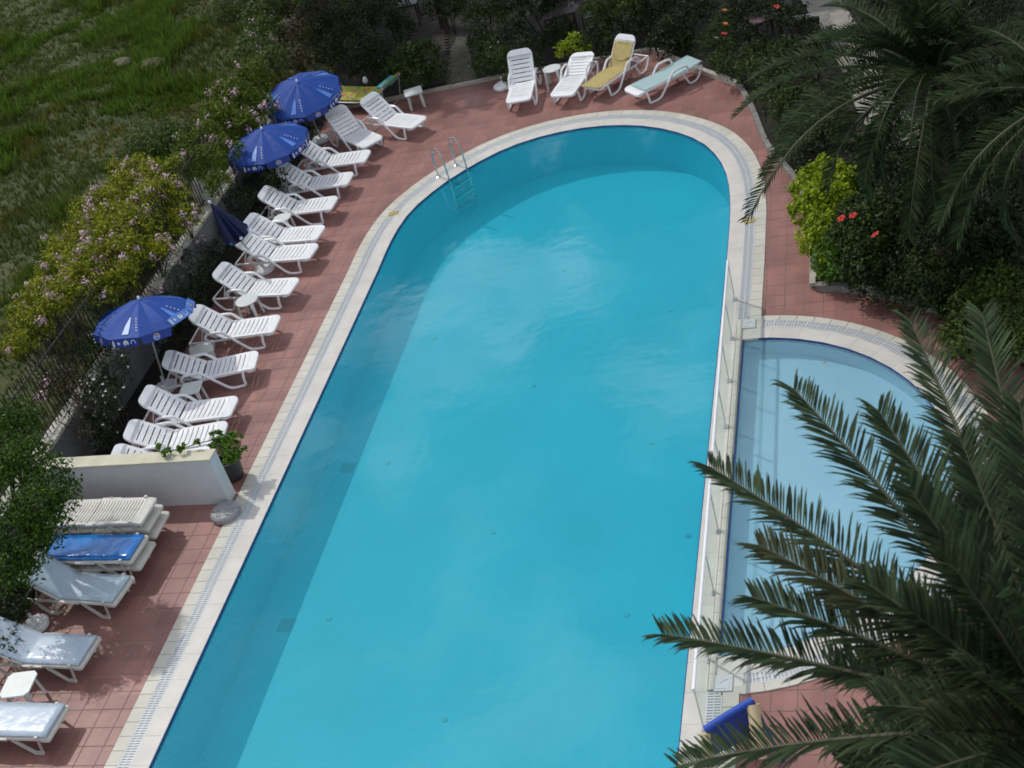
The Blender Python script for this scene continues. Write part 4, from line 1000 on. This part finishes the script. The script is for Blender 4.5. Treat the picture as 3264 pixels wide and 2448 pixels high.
V,F=blobleaves([tuple(s1)+(.07,),tuple(s2)+(.075,),tuple(s3)+(.08,),rel(505,1425,1.04)+(.05,)],190,.07,.06); obj('trailing_foliage',fastmesh('trailing_foliage',V,F,MATS['pot_leaf']),t)

# ---------------------------------------------------------------- garden beyond the deck
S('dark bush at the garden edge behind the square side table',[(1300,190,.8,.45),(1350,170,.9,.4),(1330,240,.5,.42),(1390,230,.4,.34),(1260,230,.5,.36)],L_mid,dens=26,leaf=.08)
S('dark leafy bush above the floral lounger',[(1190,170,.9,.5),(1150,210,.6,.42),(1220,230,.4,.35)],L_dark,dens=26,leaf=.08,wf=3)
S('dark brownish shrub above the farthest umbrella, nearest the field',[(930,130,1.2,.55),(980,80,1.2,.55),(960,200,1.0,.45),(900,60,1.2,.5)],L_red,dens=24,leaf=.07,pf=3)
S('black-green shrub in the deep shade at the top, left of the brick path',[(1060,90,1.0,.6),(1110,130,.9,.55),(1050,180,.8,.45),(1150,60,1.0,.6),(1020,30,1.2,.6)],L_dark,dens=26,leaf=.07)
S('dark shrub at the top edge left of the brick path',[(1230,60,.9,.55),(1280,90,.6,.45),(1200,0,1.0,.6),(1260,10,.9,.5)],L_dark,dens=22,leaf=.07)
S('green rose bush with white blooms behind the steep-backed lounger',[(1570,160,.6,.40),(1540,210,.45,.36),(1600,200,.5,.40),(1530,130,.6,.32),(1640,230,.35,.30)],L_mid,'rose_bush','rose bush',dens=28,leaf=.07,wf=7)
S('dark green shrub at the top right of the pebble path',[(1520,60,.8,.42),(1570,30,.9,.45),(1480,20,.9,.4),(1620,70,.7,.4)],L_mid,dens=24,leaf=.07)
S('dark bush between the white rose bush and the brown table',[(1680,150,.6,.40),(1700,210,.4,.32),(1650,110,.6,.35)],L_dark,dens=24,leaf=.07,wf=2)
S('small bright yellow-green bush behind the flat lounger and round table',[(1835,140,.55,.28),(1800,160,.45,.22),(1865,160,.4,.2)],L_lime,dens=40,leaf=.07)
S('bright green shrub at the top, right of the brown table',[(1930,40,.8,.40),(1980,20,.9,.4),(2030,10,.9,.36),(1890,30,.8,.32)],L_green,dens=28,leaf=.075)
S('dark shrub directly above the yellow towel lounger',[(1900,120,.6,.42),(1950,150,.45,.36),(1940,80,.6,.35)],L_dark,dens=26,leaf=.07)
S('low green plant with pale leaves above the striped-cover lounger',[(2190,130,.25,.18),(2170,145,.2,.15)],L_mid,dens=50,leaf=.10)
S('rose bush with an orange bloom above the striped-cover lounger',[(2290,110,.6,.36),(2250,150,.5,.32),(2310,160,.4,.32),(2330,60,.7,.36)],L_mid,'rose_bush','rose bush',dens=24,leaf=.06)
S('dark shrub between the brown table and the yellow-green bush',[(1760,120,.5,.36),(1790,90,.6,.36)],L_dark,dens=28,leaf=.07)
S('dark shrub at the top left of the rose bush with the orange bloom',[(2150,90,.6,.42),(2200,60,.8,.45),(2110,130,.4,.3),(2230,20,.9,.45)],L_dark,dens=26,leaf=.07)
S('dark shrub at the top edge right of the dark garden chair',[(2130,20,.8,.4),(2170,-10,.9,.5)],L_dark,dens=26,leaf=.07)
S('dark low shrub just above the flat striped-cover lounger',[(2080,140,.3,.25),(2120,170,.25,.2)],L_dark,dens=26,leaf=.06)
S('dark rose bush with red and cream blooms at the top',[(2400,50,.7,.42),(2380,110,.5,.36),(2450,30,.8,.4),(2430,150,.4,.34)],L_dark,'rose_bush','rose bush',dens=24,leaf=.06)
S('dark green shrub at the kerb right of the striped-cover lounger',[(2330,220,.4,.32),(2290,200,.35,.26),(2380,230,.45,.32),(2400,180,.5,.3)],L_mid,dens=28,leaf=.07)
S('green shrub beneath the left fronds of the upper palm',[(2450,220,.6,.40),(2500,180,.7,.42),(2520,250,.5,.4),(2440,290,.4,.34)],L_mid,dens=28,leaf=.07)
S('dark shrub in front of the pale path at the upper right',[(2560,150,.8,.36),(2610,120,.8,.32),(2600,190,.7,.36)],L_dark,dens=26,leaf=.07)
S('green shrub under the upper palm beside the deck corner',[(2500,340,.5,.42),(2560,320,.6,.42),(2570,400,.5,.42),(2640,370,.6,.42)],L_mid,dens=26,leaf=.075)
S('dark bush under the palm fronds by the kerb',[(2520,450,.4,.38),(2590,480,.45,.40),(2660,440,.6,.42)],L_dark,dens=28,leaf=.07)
t_l,lb_l=S('large lime-yellow rounded bush right of the pool',[(2585,600,.60,.38),(2640,560,.75,.40),(2575,680,.50,.36),(2660,650,.75,.40),(2600,770,.45,.34),(2700,580,.75,.34),(2640,720,.60,.38),(2620,640,.85,.38),(2640,830,.35,.26)],L_lime,'lime_bush',dens=110,leaf=.075,clump=.10)
S('green bush below the lime bush beside the short kerb',[(2640,830,.40,.28),(2680,790,.50,.32),(2620,790,.35,.22),(2650,880,.3,.2)],leafm('fresh_leaf',(.035,.09,.012),(.10,.20,.02)),dens=44,leaf=.09)
hb,lbh=S('dark green hibiscus bush with three large red flowers',[(2720,740,.8,.40),(2770,770,.8,.40),(2740,850,.6,.36),(2800,690,.9,.4),(2720,680,.8,.34)],L_mid,'hibiscus_bush',dens=34,leaf=.09)
for a,b in ((2683,697),(2720,688),(2791,749)):
    q=G(a,b,1.22)-hb.location; obj('flower',hib,hb,q,(random.uniform(-.2,.2)-.35,.2,random.uniform(0,3)))
for par,a,b,z,fm in (('r',2310,33,1.05,hibo),('r',2312,76,.95,hibo),('r',2283,122,.8,hibc),('r',2475,22,1.15,hib),('r',2308,108,.9,hib)):
    tgt=[o for o in bpy.data.objects if o.name.startswith('rose_bush') and o.type=='EMPTY']
    tgt=tgt[1] if a<2400 else tgt[2]; obj('bloom',fm,tgt,G(a,b,z)-tgt.location,(random.uniform(-.4,.2),.2,0))
S('dark shrub low behind the curved grey kerb',[(2780,900,.4,.34),(2850,880,.5,.40),(2900,940,.4,.38)],L_dark,dens=28,leaf=.07)
S('dark shrub in the middle of the right garden',[(2880,740,.8,.45),(2950,780,.8,.45),(2870,640,.9,.45),(2960,680,.9,.42)],L_dark,dens=26,leaf=.075)
S('mid green shrub right of the hibiscus bush',[(2960,870,.7,.36),(3020,900,.7,.36),(2990,960,.5,.32)],L_mid,dens=30,leaf=.08)
S('bright green shrub at the right edge behind the curved kerb',[(3120,960,.7,.40),(3180,920,.8,.42),(3100,1030,.5,.36),(3220,980,.7,.40),(3060,1060,.4,.28)],L_green,dens=34,leaf=.08,wf=5)
S('green shrub hanging over the kerb end at the right',[(3080,1120,.5,.30),(3150,1100,.5,.36),(3230,1080,.6,.40),(3050,1090,.4,.22)],L_green,dens=34,leaf=.08)
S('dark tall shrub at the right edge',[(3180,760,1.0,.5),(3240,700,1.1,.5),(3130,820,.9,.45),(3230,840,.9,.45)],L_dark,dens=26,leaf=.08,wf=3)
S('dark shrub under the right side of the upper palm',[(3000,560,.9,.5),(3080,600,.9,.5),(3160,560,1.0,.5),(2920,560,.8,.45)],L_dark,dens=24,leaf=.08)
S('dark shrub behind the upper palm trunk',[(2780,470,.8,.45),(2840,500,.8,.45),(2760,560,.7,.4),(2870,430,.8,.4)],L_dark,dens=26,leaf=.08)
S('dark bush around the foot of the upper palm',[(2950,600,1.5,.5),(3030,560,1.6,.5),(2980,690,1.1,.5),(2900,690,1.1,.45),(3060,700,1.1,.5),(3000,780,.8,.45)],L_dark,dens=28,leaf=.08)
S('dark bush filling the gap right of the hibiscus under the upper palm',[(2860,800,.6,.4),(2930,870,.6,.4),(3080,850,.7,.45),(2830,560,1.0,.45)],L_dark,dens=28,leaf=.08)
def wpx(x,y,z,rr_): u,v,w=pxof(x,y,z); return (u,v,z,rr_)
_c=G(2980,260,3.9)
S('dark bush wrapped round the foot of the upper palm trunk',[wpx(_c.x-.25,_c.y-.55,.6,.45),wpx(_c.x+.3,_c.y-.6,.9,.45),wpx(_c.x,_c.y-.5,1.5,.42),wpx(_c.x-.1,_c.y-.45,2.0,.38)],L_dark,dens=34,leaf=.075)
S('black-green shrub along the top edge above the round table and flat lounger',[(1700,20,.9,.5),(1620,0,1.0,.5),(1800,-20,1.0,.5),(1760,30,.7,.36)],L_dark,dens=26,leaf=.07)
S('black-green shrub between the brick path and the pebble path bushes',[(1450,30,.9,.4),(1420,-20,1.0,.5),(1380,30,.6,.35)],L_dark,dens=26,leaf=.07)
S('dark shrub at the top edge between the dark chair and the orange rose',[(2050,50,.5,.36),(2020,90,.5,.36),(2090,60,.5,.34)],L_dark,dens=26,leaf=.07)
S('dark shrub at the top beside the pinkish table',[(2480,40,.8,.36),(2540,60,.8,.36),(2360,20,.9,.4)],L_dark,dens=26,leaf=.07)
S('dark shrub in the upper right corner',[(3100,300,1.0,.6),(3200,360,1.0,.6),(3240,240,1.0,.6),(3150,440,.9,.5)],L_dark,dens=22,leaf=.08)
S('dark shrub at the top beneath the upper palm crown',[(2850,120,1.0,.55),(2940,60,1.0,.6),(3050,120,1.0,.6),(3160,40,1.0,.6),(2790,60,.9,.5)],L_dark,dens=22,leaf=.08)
S('shrub at the bottom right under the nearest palm',[(2700,2370,.6,.22),(2760,2420,.6,.26),(2820,2350,.6,.24)],L_mid,dens=30,leaf=.08,gz=0)
S('dark low shrub at the far bottom right corner',[(2950,2420,.8,.4),(3060,2380,.8,.4),(3180,2400,.8,.4)],L_dark,dens=26,leaf=.08,gz=0)

# trees behind the garden (their crowns rise above the frame and mirror in the water)
def bigtree(label,x,y,h,r,lm,seed):
    random.seed(seed); bl=[]
    for k in range(9):
        a=random.uniform(0,2*PI); q=random.uniform(.2,.8)*r; bl.append((x+q*math.cos(a),y+q*math.sin(a),h*random.uniform(.66,.95),r*random.uniform(.38,.55)))
    tree(label,(x,y,0),bl,lm,11,.22,tr=.14,name='shade_tree',group='tall shade trees behind the garden')
for lab,x,y,h,rr_,sd in (('tall shade tree above the brick path',-11.8,35.6,6.6,2.2,1),('tall shade tree at the top left of the garden, by the field',-14.8,35.0,7.0,2.2,2),
('tall shade tree at the edge of the scrub field behind the garden',-17.5,39.5,7.2,2.4,3),('tall shade tree over the brown garden tables',-8.6,36.2,6.4,2.2,4),
('tall shade tree behind the yellow towel lounger, deep in the garden',-5.4,36.4,6.4,2.2,5),('tall shade tree behind the pale garden path',-2.0,35.8,6.6,2.3,6),
('tall shade tree behind the upper palm',1.2,33.0,7.6,2.4,8),('tall shade tree right of the upper palm',3.6,29.5,8.0,2.4,9),('tall shade tree farther right of the upper palm',4.2,25.0,8.2,2.4,10)): bigtree(lab,x,y,h,rr_,L_dark,sd)
random.seed(21)

# ---------------------------------------------------------------- garden furniture, paths, lamps
def strip_poly(P,w): 
    P=[Vector((a,b,0)) for a,b in P]; P=crs(P,6); return offset(P,w/2)+offset(P,-w/2)[::-1]
brick=thing('brick_path',None,None); brick['kind']='structure'
cen=crs([(-11.35,31.7,0),(-11.5,32.6,0),(-11.9,34,0),(-12.3,35.6,0),(-12.8,37.5,0)],8)
flat('path_bed',[(p.x,p.y) for p in offset(cen,.5)+offset(cen,-.5)[::-1]],.036,soil_m,None,brick)
R=resample(cen,.115); bmsh=MB().box((0,0,0),(.20,.10,.04)).mesh('brick',brick_m)
for i,p in enumerate(R[:-1]):
    d=(R[i+1]-p).normalized(); s=Vector((-d.y,d.x,0))
    for k in range(-2,3): 
        q=p+s*(k*.21+(.1 if i%2 else 0)-.05); obj('brick',bmsh,brick,(q.x,q.y,.045+random.uniform(-.003,.003)),(0,0,math.atan2(s.y,s.x)+random.uniform(-.03,.03)))
peb=thing('pebble_path',None,None); peb['kind']='structure'
flat('pebble_bed',[(-10.85,31.60),(-10.05,31.66),(-10.35,32.6),(-10.75,33.9),(-10.95,34.8),(-11.25,34.7),(-11.2,33.2),(-11.05,32.2)],.040,soil_m,None,peb)
PB=[(-10.85,31.60),(-10.05,31.66),(-10.35,32.6),(-10.75,33.9),(-10.95,34.8),(-11.25,34.7),(-11.2,33.2),(-11.05,32.2)]
m=MB(); ct=0
for i in range(40):
    for j in range(60):
        x=-11.4+i*.062+(.03 if j%2 else 0); y=31.6+j*.058
        if inpoly(x,y,PB):
            x+=random.uniform(-.01,.01); M1=Matrix.Translation((x,y,.045))@Matrix.Rotation(random.uniform(0,3),4,'Z'); m.lathe([(.028,0),(.026,.012),(.012,.02)],6,M=M1); ct+=1
o=m.build('pebbles',pebble_m,peb); o['kind']='stuff'
pc=[(-1.85,34.6),(-1.45,32.8),(-1.05,30.9),(-.68,29.2),(-.45,27.6),(-.2,26.2),(.5,24.8)]
struct(flat('garden_path',[(p.x,p.y) for p in strip_poly(pc,.85)],.045,pathc_m))
struct(flat('garden_terrace',[(-8.9,33.6),(-3.6,33.3),(-3.0,36.5),(-9.2,37.6)],.038,mat('terrace_floor',(.045,.037,.026),(.018,.015,.011),scale=3,rough=.9)))
t=thing('planter_wall','low dark planter wall corner beside the pale garden path','wall',(-1.75,31.0,0))
m=MB(); m.box((0,0,.25),(.9,.18,.5)); m.box((.38,-.6,.25),(.18,1.1,.5)); m.build('wall_body',mat('dark_planter',(.06,.05,.045),(.04,.035,.03),rough=.9),t)
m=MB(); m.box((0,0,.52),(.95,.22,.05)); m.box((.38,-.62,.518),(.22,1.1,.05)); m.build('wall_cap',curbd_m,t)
def gtable(x,y,rz,label,m_=browntop_m,w=.75):
    t=thing('garden_table',label,'table',(x,y,.03),rz); MB().box((0,0,.70),(w*1.2,w,.03)).build('table_top',m_,t,bevel=.008)
    MB().box((0,0,.66),(w*1.05,w*.85,.05)).build('apron',brown_m,t)
    for a in (-1,1):
        for b in (-1,1): MB().box((a*w*.5,b*w*.4,.32),(.05,.05,.64)).build('leg',brown_m,t)
def gchair(x,y,rz,label):
    t=thing('garden_chair',label,'chair',(x,y,.03),rz); MB().box((0,0,.43),(.46,.46,.04)).build('seat',brown_m,t)
    bk=MB(); bk.tube(crs([(-.22,.22,.43),(-.24,.26,.75),(-.15,.28,.9),(.15,.28,.9),(.24,.26,.75),(.22,.22,.43)],4),.016,7); bk.build('back_frame',brown_m,t)
    for k in range(-3,4): MB().tube([(k*.06,.23,.44),(k*.06,.275,.88-abs(k)*.01)],.008,5).build('back_slat',brown_m,t)
    for a in (-1,1):
        MB().tube(crs([(a*.22,.24,.66),(a*.25,0,.68),(a*.24,-.2,.64),(a*.21,-.2,.43)],3),.014,6).build('armrest',brown_m,t)
        for b in (-1,1): MB().tube([(a*.2,b*.2,.43),(a*.22,b*.22,0)],.018,6).build('leg',brown_m,t)
gtable(-8.05,33.5,.25,'dark brown garden table at the top, above the yellow-green bush')
gchair(-7.25,33.6,-1.2,'dark chair right of the brown garden table'); gchair(-8.3,34.5,.1,'dark chair behind the brown garden table')
gchair(-5.95,34.25,.5,'dark garden chair at the top edge above the yellow towel lounger')
gtable(-2.75,30.95,.5,'garden table with a pinkish top half hidden by roses',pinktop_m,.6)
gchair(-2.35,32.1,.2,'dark slatted round-backed chair beside the pale path')
gtable(-13.0,36.2,.2,'dark garden table in the deep shade beyond the brick path',browntop_m,.7)
for x,y,lab in ((-13.0,31.75,'white garden lamp behind the floral lounger'),(-11.3,32.05,'small white garden lamp beside the pebble path')):
    t=thing('garden_lamp',lab,'lamp',(x,y,.03)); MB().tube([(0,0,0),(0,0,.34)],.018,8).build('post',steel_m,t)
    MB().lathe([(.02,0),(.06,.03),(.075,.08),(.055,.14),(.02,.16)],14,c=(0,0,.33)).build('globe',globe_m,t); MB().lathe([(.05,0),(.045,.02),(.01,.03)],12,c=(0,0,.49)).build('cap',white_m,t)
t=thing('flower_pot','small brown flower pot at the garden edge above the striped-cover lounger','flower pot',G(2140,155,.03)); MB().lathe([(.08,0),(.12,.16),(.13,.17),(.11,.16)],16).build('pot',potb_m,t)

# ---------------------------------------------------------------- scrub field tufts
def tufts(n,name,m_,xr,yr,h,wid,nb,keep):
    x=RNG.uniform(*xr,n*3); y=RNG.uniform(*yr,n*3); k=keep(x,y); x=x[k][:n]; y=y[k][:n]; n=len(x); z=gz(x,y)
    hh=h*RNG.uniform(.4,1.5,n)*(.6+.7*(np.sin(x*.9+.5)*np.cos(y*.7)>0))
    V=[];  
    for b in range(nb):
        a=RNG.uniform(0,2*PI,n); rad=RNG.uniform(0,.09,n); bx=x+rad*np.cos(a); by=y+rad*np.sin(a); lean=RNG.uniform(.2,.9,n)*hh
        tx=bx+lean*np.cos(a); ty=by+lean*np.sin(a); w=wid*RNG.uniform(.6,1.4,n); px_=-np.sin(a)*w; py_=np.cos(a)*w
        V.append(np.stack([np.stack([bx-px_,by-py_,z-.02],1),np.stack([bx+px_,by+py_,z-.02],1),np.stack([tx,ty,z+hh],1)],1))
    V=np.concatenate(V).reshape(-1,3); F=np.arange(len(V)).reshape(-1,3)
    return fastmesh(name,V,F,m_)
def fieldmask(x,y): return (x<-15.2)&(y>8)&(y<60)
def vnoise(x,y,sc,seed):
    g=np.random.default_rng(seed).uniform(-1,1,(400,400)); u=(x+200)*sc%399; v=(y+200)*sc%399; i=u.astype(int); j=v.astype(int); a=u-i; b=v-j; a=a*a*(3-2*a); b=b*b*(3-2*b); i2=(i+1)%400; j2=(j+1)%400
    return (g[i,j]*(1-a)+g[i2,j]*a)*(1-b)+(g[i,j2]*(1-a)+g[i2,j2]*a)*b
def fbm(x,y,sc,seed): return vnoise(x,y,sc,seed)+.55*vnoise(x,y,sc*2.1,seed+1)+.3*vnoise(x,y,sc*4.3,seed+2)
def clumpmask(sc,seed,th): return lambda x,y: fieldmask(x,y)&(fbm(x,y,sc,seed)>th)
g1=obj('scrub_grass',tufts(60000,'scrub_grass',leafm('field_grass',(.060,.092,.016),(.108,.138,.032),spec=.1),(-42,-15.1),(12,58),.16,.020,5,fieldmask)); tag(g1,'low dry scrub grass covering the field','grass',kind='stuff')
g2=obj('green_scrub',tufts(42000,'green_scrub',leafm('field_green',(.062,.120,.014),(.125,.200,.024),spec=.1),(-42,-15.1),(12,58),.24,.024,6,clumpmask(.42,5,.12))); tag(g2,'bright green weed patches in the scrub field','weeds',kind='stuff')
g3=obj('yellow_scrub',tufts(9000,'yellow_scrub',leafm('field_yellow',(.10,.095,.014),(.20,.16,.02),spec=.1),(-42,-15.1),(12,58),.22,.018,5,clumpmask(.7,31,.55))); tag(g3,'yellowish weeds scattered in the scrub field','weeds',kind='stuff')
def fieldbush(px_,py_,r,lm,label):
    p=G(px_,py_,.5); t=thing('field_bush',label,'bush',(p.x,p.y,.4),0,'low bushes in the scrub field'); V,F=blobleaves([(0,0,r*.35,r,r*.6),(r*.7,.2,r*.3,r*.7,r*.5),(-r*.6,-.2,r*.3,r*.7,r*.45)],34,.07,.2)
    V[:,2]=np.maximum(V[:,2],-.1); obj('foliage',fastmesh('foliage',V,F,lm),t)
fieldbush(500,470,.7,L_green,'green bush in the field left of the middle umbrella')
fieldbush(760,40,.7,L_green,'green bush at the top of the field beside the dark trees')
for a,b,r,lab in ((480,195,.42,'larger pale bare rock in the scrub field'),(385,190,.30,'smaller pale rock left of the larger one in the field')):
    p=G(a,b,.5); m=MB(); v=[];n=14
    for r_,z in ((1,-.3),(1,.0),(.75,.16),(.3,.24)): v+=[(r*r_*random.uniform(.75,1.3)*math.cos(2*PI*k/n),r*r_*.8*random.uniform(.75,1.3)*math.sin(2*PI*k/n),z*.5) for k in range(n)]
    m.add(v,[(i*n+k,i*n+(k+1)%n,(i+1)*n+(k+1)%n,(i+1)*n+k) for i in range(3) for k in range(n)]+[tuple(range(3*n,4*n))]); o=m.build('rock',mat('pale_rock',(.17,.165,.10),(.09,.09,.05),scale=5,rough=.95,bump=.6),None,loc=(p.x,p.y,.42)); tag(o,lab,'rock',None)

# ================================================================ PALMS
def frond_mesh(L,arch,droop,m_,nl=64,ll=.34,side=0.,seed=0,fold=.5):
    "frond along +x from origin, arching up then drooping"
    rs=np.random.default_rng(seed); n=24; P=[]
    for i in range(n+1):
        s=i/n; P.append(Vector((L*(s-.08*s*s*droop),side*s*s*L,arch*L*math.sin(s*PI*.62)-droop*L*.62*s**2.2)))
    V=[];F=[]
    def at(s):
        x=s*n; i=min(int(x),n-1); return P[i].lerp(P[i+1],x-i),(P[i+1]-P[i]).normalized()
    for k in range(nl):
        s=.13+.87*(k/(nl-1))**.92; p,d=at(min(s,.999)); sd=d.cross(Vector((0,0,1))).normalized(); u=sd.cross(d).normalized()
        lf=ll*(.55+.45*math.sin(min(1,s*1.15)*PI*.85))*(1 if s<.9 else 1-(s-.9)*3.2)
        for sg in (-1,1):
            fw_=.42+.5*s+rs.uniform(-.14,.14); dirv=(sd*sg*(1-.25*s)+d*fw_+u*(fold+rs.uniform(-.25,.2))).normalized()
            l=lf*rs.uniform(.7,1.15); w=.0105*rs.uniform(.7,1.25)
            a=p; mid=p+dirv*l*.5; e=p+dirv*l+Vector((0,0,-.10*l-rs.uniform(0,.16)*l)); wv=dirv.cross(u).normalized()*w+u*.004
            b=len(V); q3=p+dirv*l*.8+Vector((0,0,-.05*l)); tw=rs.uniform(-.4,.4); wq=(wv*math.cos(tw)+u*math.sin(tw)*w)*.55
            V+=[a-wv*.5,a+wv*.5,mid+wv,mid-wv,q3+wq,q3-wq,e]; F+=[(b,b+1,b+2,b+3),(b+3,b+2,b+4,b+5),(b+5,b+4,b+6,b+6)]
    # to triangles
    T=[]
    for q in F: T.append((q[0],q[1],q[2])); 
    for q in F:
        if q[2]!=q[3]: T.append((q[0],q[2],q[3]))
    T=[t_ for t_ in T if len(set(t_))==3]
    me=fastmesh('frond_leaflets',np.array([tuple(v) for v in V]),np.array(T),m_)
    rm=MB(); rm.tube(P,[.030*(1-i/n)+.005 for i in range(n+1)],6); rme=rm.mesh('rachis',rachis_m)
    return me,rme
def frond(t,a,b,arch,m_,seed,droop=.35,ll=.34,nl=46,side=0.,fold=.5,mt=None):
    "frond from a to b (both relative to t)"
    a=Vector(a); b=Vector(b); D=b-a; 
    # local: end of curve
    h=math.hypot(D.x,D.y); L0=D.length
    ex=1-.08*droop; ez=arch*math.sin(PI*.62)-droop*.62
    e=Vector((ex,side,ez)); L=L0/e.length
    me,rme=frond_mesh(L,arch,droop,m_,nl,ll,side,seed,fold)
    yaw=math.atan2(D.y,D.x)-math.atan2(side,ex); pt=math.atan2(D.z,h)-math.atan2(ez,math.hypot(ex,side))
    Mx=Euler((0,-pt,yaw)).to_matrix()
    o=obj('frond',rme,t,a,Euler((0,-pt,yaw))); obj('leaflets',me,o); return o
def palm(label,crown_pos,tips,m_,nrand,Lr,seed,ll,trunk_r=.22,cat='palm tree',rr=None,skip=None,group=None):
    c=Vector(crown_pos); base=Vector((c.x,c.y,.03)); t=thing('palm_tree',label,cat,base,0,group); cz=c.z-.03; rs=random.Random(seed)
    m=MB(); hgt=cz; k=0
    pr=[]
    nz=int(hgt/.12)
    for i in range(nz+1): pr.append((trunk_r*(1.0+.10*(i%2))*(1.15 if i<3 else 1),hgt*i/nz-.05))
    pr.append((trunk_r*1.3,hgt)); pr.append((trunk_r*.5,hgt+.22)); m.lathe(pr,14); m.build('trunk',palmbark_m,t)
    for i,(px_,py_,z,arch,droop,*rest) in enumerate(tips):
        e=G(px_,py_,z)-base; side=rest[0] if rest else 0; d=Vector((e.x,e.y,0)).normalized()*trunk_r*.6; st=Vector((d.x,d.y,cz+.1))
        frond(t,st,e,arch,palmy_m if len(rest)>1 else m_,seed*100+i,droop,ll,92,side)
    for i in range(nrand):
        a=rs.uniform(0,2*PI) if not rr else rs.uniform(*rr); el=rs.uniform(-.75,1.0); L=Lr*rs.uniform(.8,1.1)
        e=Vector((math.cos(a)*math.cos(el)*L,math.sin(a)*math.cos(el)*L,cz+math.sin(el)*L))
        d=Vector((math.cos(a),math.sin(a),0))*trunk_r*.5
        frond(t,Vector((d.x,d.y,cz+.12)),e,.16,m_,seed*100+50+i,.45,ll,80,rs.uniform(-.08,.08))
    return t
C1=G(3430,2370,6.0)
tips1=[(2262,1488,6.4,0.032,0.090),(2530,1240,6.8,0.032,0.090),(2800,1310,7.1,0.032,0.090),(2900,1020,6.6,0.036,0.099),(3130,1000,6.9,0.036,0.099),(2112,2022,6.0,0.027,0.081),(2400,1905,6.3,0.032,0.099),(2420,1740,6.6,0.032,0.099,0,1),(2160,2442,5.3,0.045,0.126),(3250,1290,7.2,0.036,0.090),(2850,2560,5.2,0.054,0.158),(3060,2600,5.4,0.054,0.158),(2900,1560,7.3,0.032,0.090),(3000,1760,7.4,0.032,0.090),(3350,1100,6.7,0.036,0.113),(3000,2330,7.0,0.032,0.090,0,1),(2900,2180,5.4,0.059,0.158),(3100,1500,6.2,0.045,0.135),(2650,2130,5.8,0.036,0.099),(2760,1860,6.6,0.032,0.099),(2700,2440,5.6,0.045,0.126),(2900,2480,6.2,0.041,0.113),(3150,1700,6.4,0.041,0.113),(3060,1400,7.0,0.036,0.090),(2980,1620,6.2,0.041,0.113),(2900,1950,7.0,0.032,0.090),(2820,2250,6.2,0.036,0.099),(3220,2500,6.6,0.045,0.113),(3100,2150,7.4,0.027,0.081),(3180,1350,6.4,0.045,0.113,0,1),(3180,1900,7.6,0.027,0.081)]
palm('large date palm in the foreground reaching over the small pool',C1,tips1,palm_m,9,2.4,3,.37,.26,rr=(-1.2,1.6))
C2=G(2980,260,3.9)
tips2=[(2385,700,3.1,.22,.5),(2440,560,3.3,.22,.5),(2345,370,3.6,.2,.45),(2400,250,4.0,.18,.4),(2560,140,4.4,.15,.4),(2640,20,4.5,.15,.4),(2480,430,3.6,.22,.5),(2985,700,2.2,.3,.7),(2780,640,2.4,.28,.6),(2640,600,2.8,.25,.55),(2850,620,2.3,.3,.65),(2800,-60,4.5,.15,.4),(2960,-120,4.6,.14,.35),(3140,-20,4.5,.15,.4),(3240,180,4.2,.18,.4),(3220,400,3.4,.22,.5),(3110,560,2.8,.26,.6),(2700,250,4.9,.12,.3),(2800,420,4.9,.12,.3),(3050,140,5.2,.1,.3),(2900,450,4.7,.14,.35)]
palm('dark date palm in the upper right garden with fronds over the deck',C2,tips2,palm2_m,30,2.2,5,.34,.20)
C3=G(3420,330,4.4)
tips3=[(3010,120,4.4,.18,.45),(3060,330,4.0,.2,.5),(3130,560,3.2,.25,.6),(3000,470,3.4,.24,.55),(3240,60,4.9,.14,.4),(3250,760,2.6,.3,.6),(3200,250,5.0,.12,.3),(2960,520,2.6,.28,.6)]
palm('dark palm at the right edge whose fronds enter beside the upper palm',C3,tips3,palm2_m,16,2.3,9,.34,.20)

# fallen leaves on the deck and the gutter (each a thin curled leaf)
lm_=MB().add([(-.05,0,0),(0,.022,.006),(.05,0,.002),(0,-.022,.008)],[(0,3,2,1)]).mesh('fallen_leaf',litter_m)
for a,b,lab in ((1447,322,'dry leaf on the deck near the square table'),(2628,1157,'green leaf on the deck behind the small pool, nearer the water'),(2637,940,'yellow-green leaf on the deck under the curved kerb'),(690,1610,'yellow leaf beside the grey disc base'),(560,1745,'yellow leaf on the deck below the white wall')):
    p=G(a,b,0); o=obj('fallen_leaf',lm_,None,(p.x,p.y,.0),(0,0,random.uniform(0,3))); tag(o,lab,'leaf')
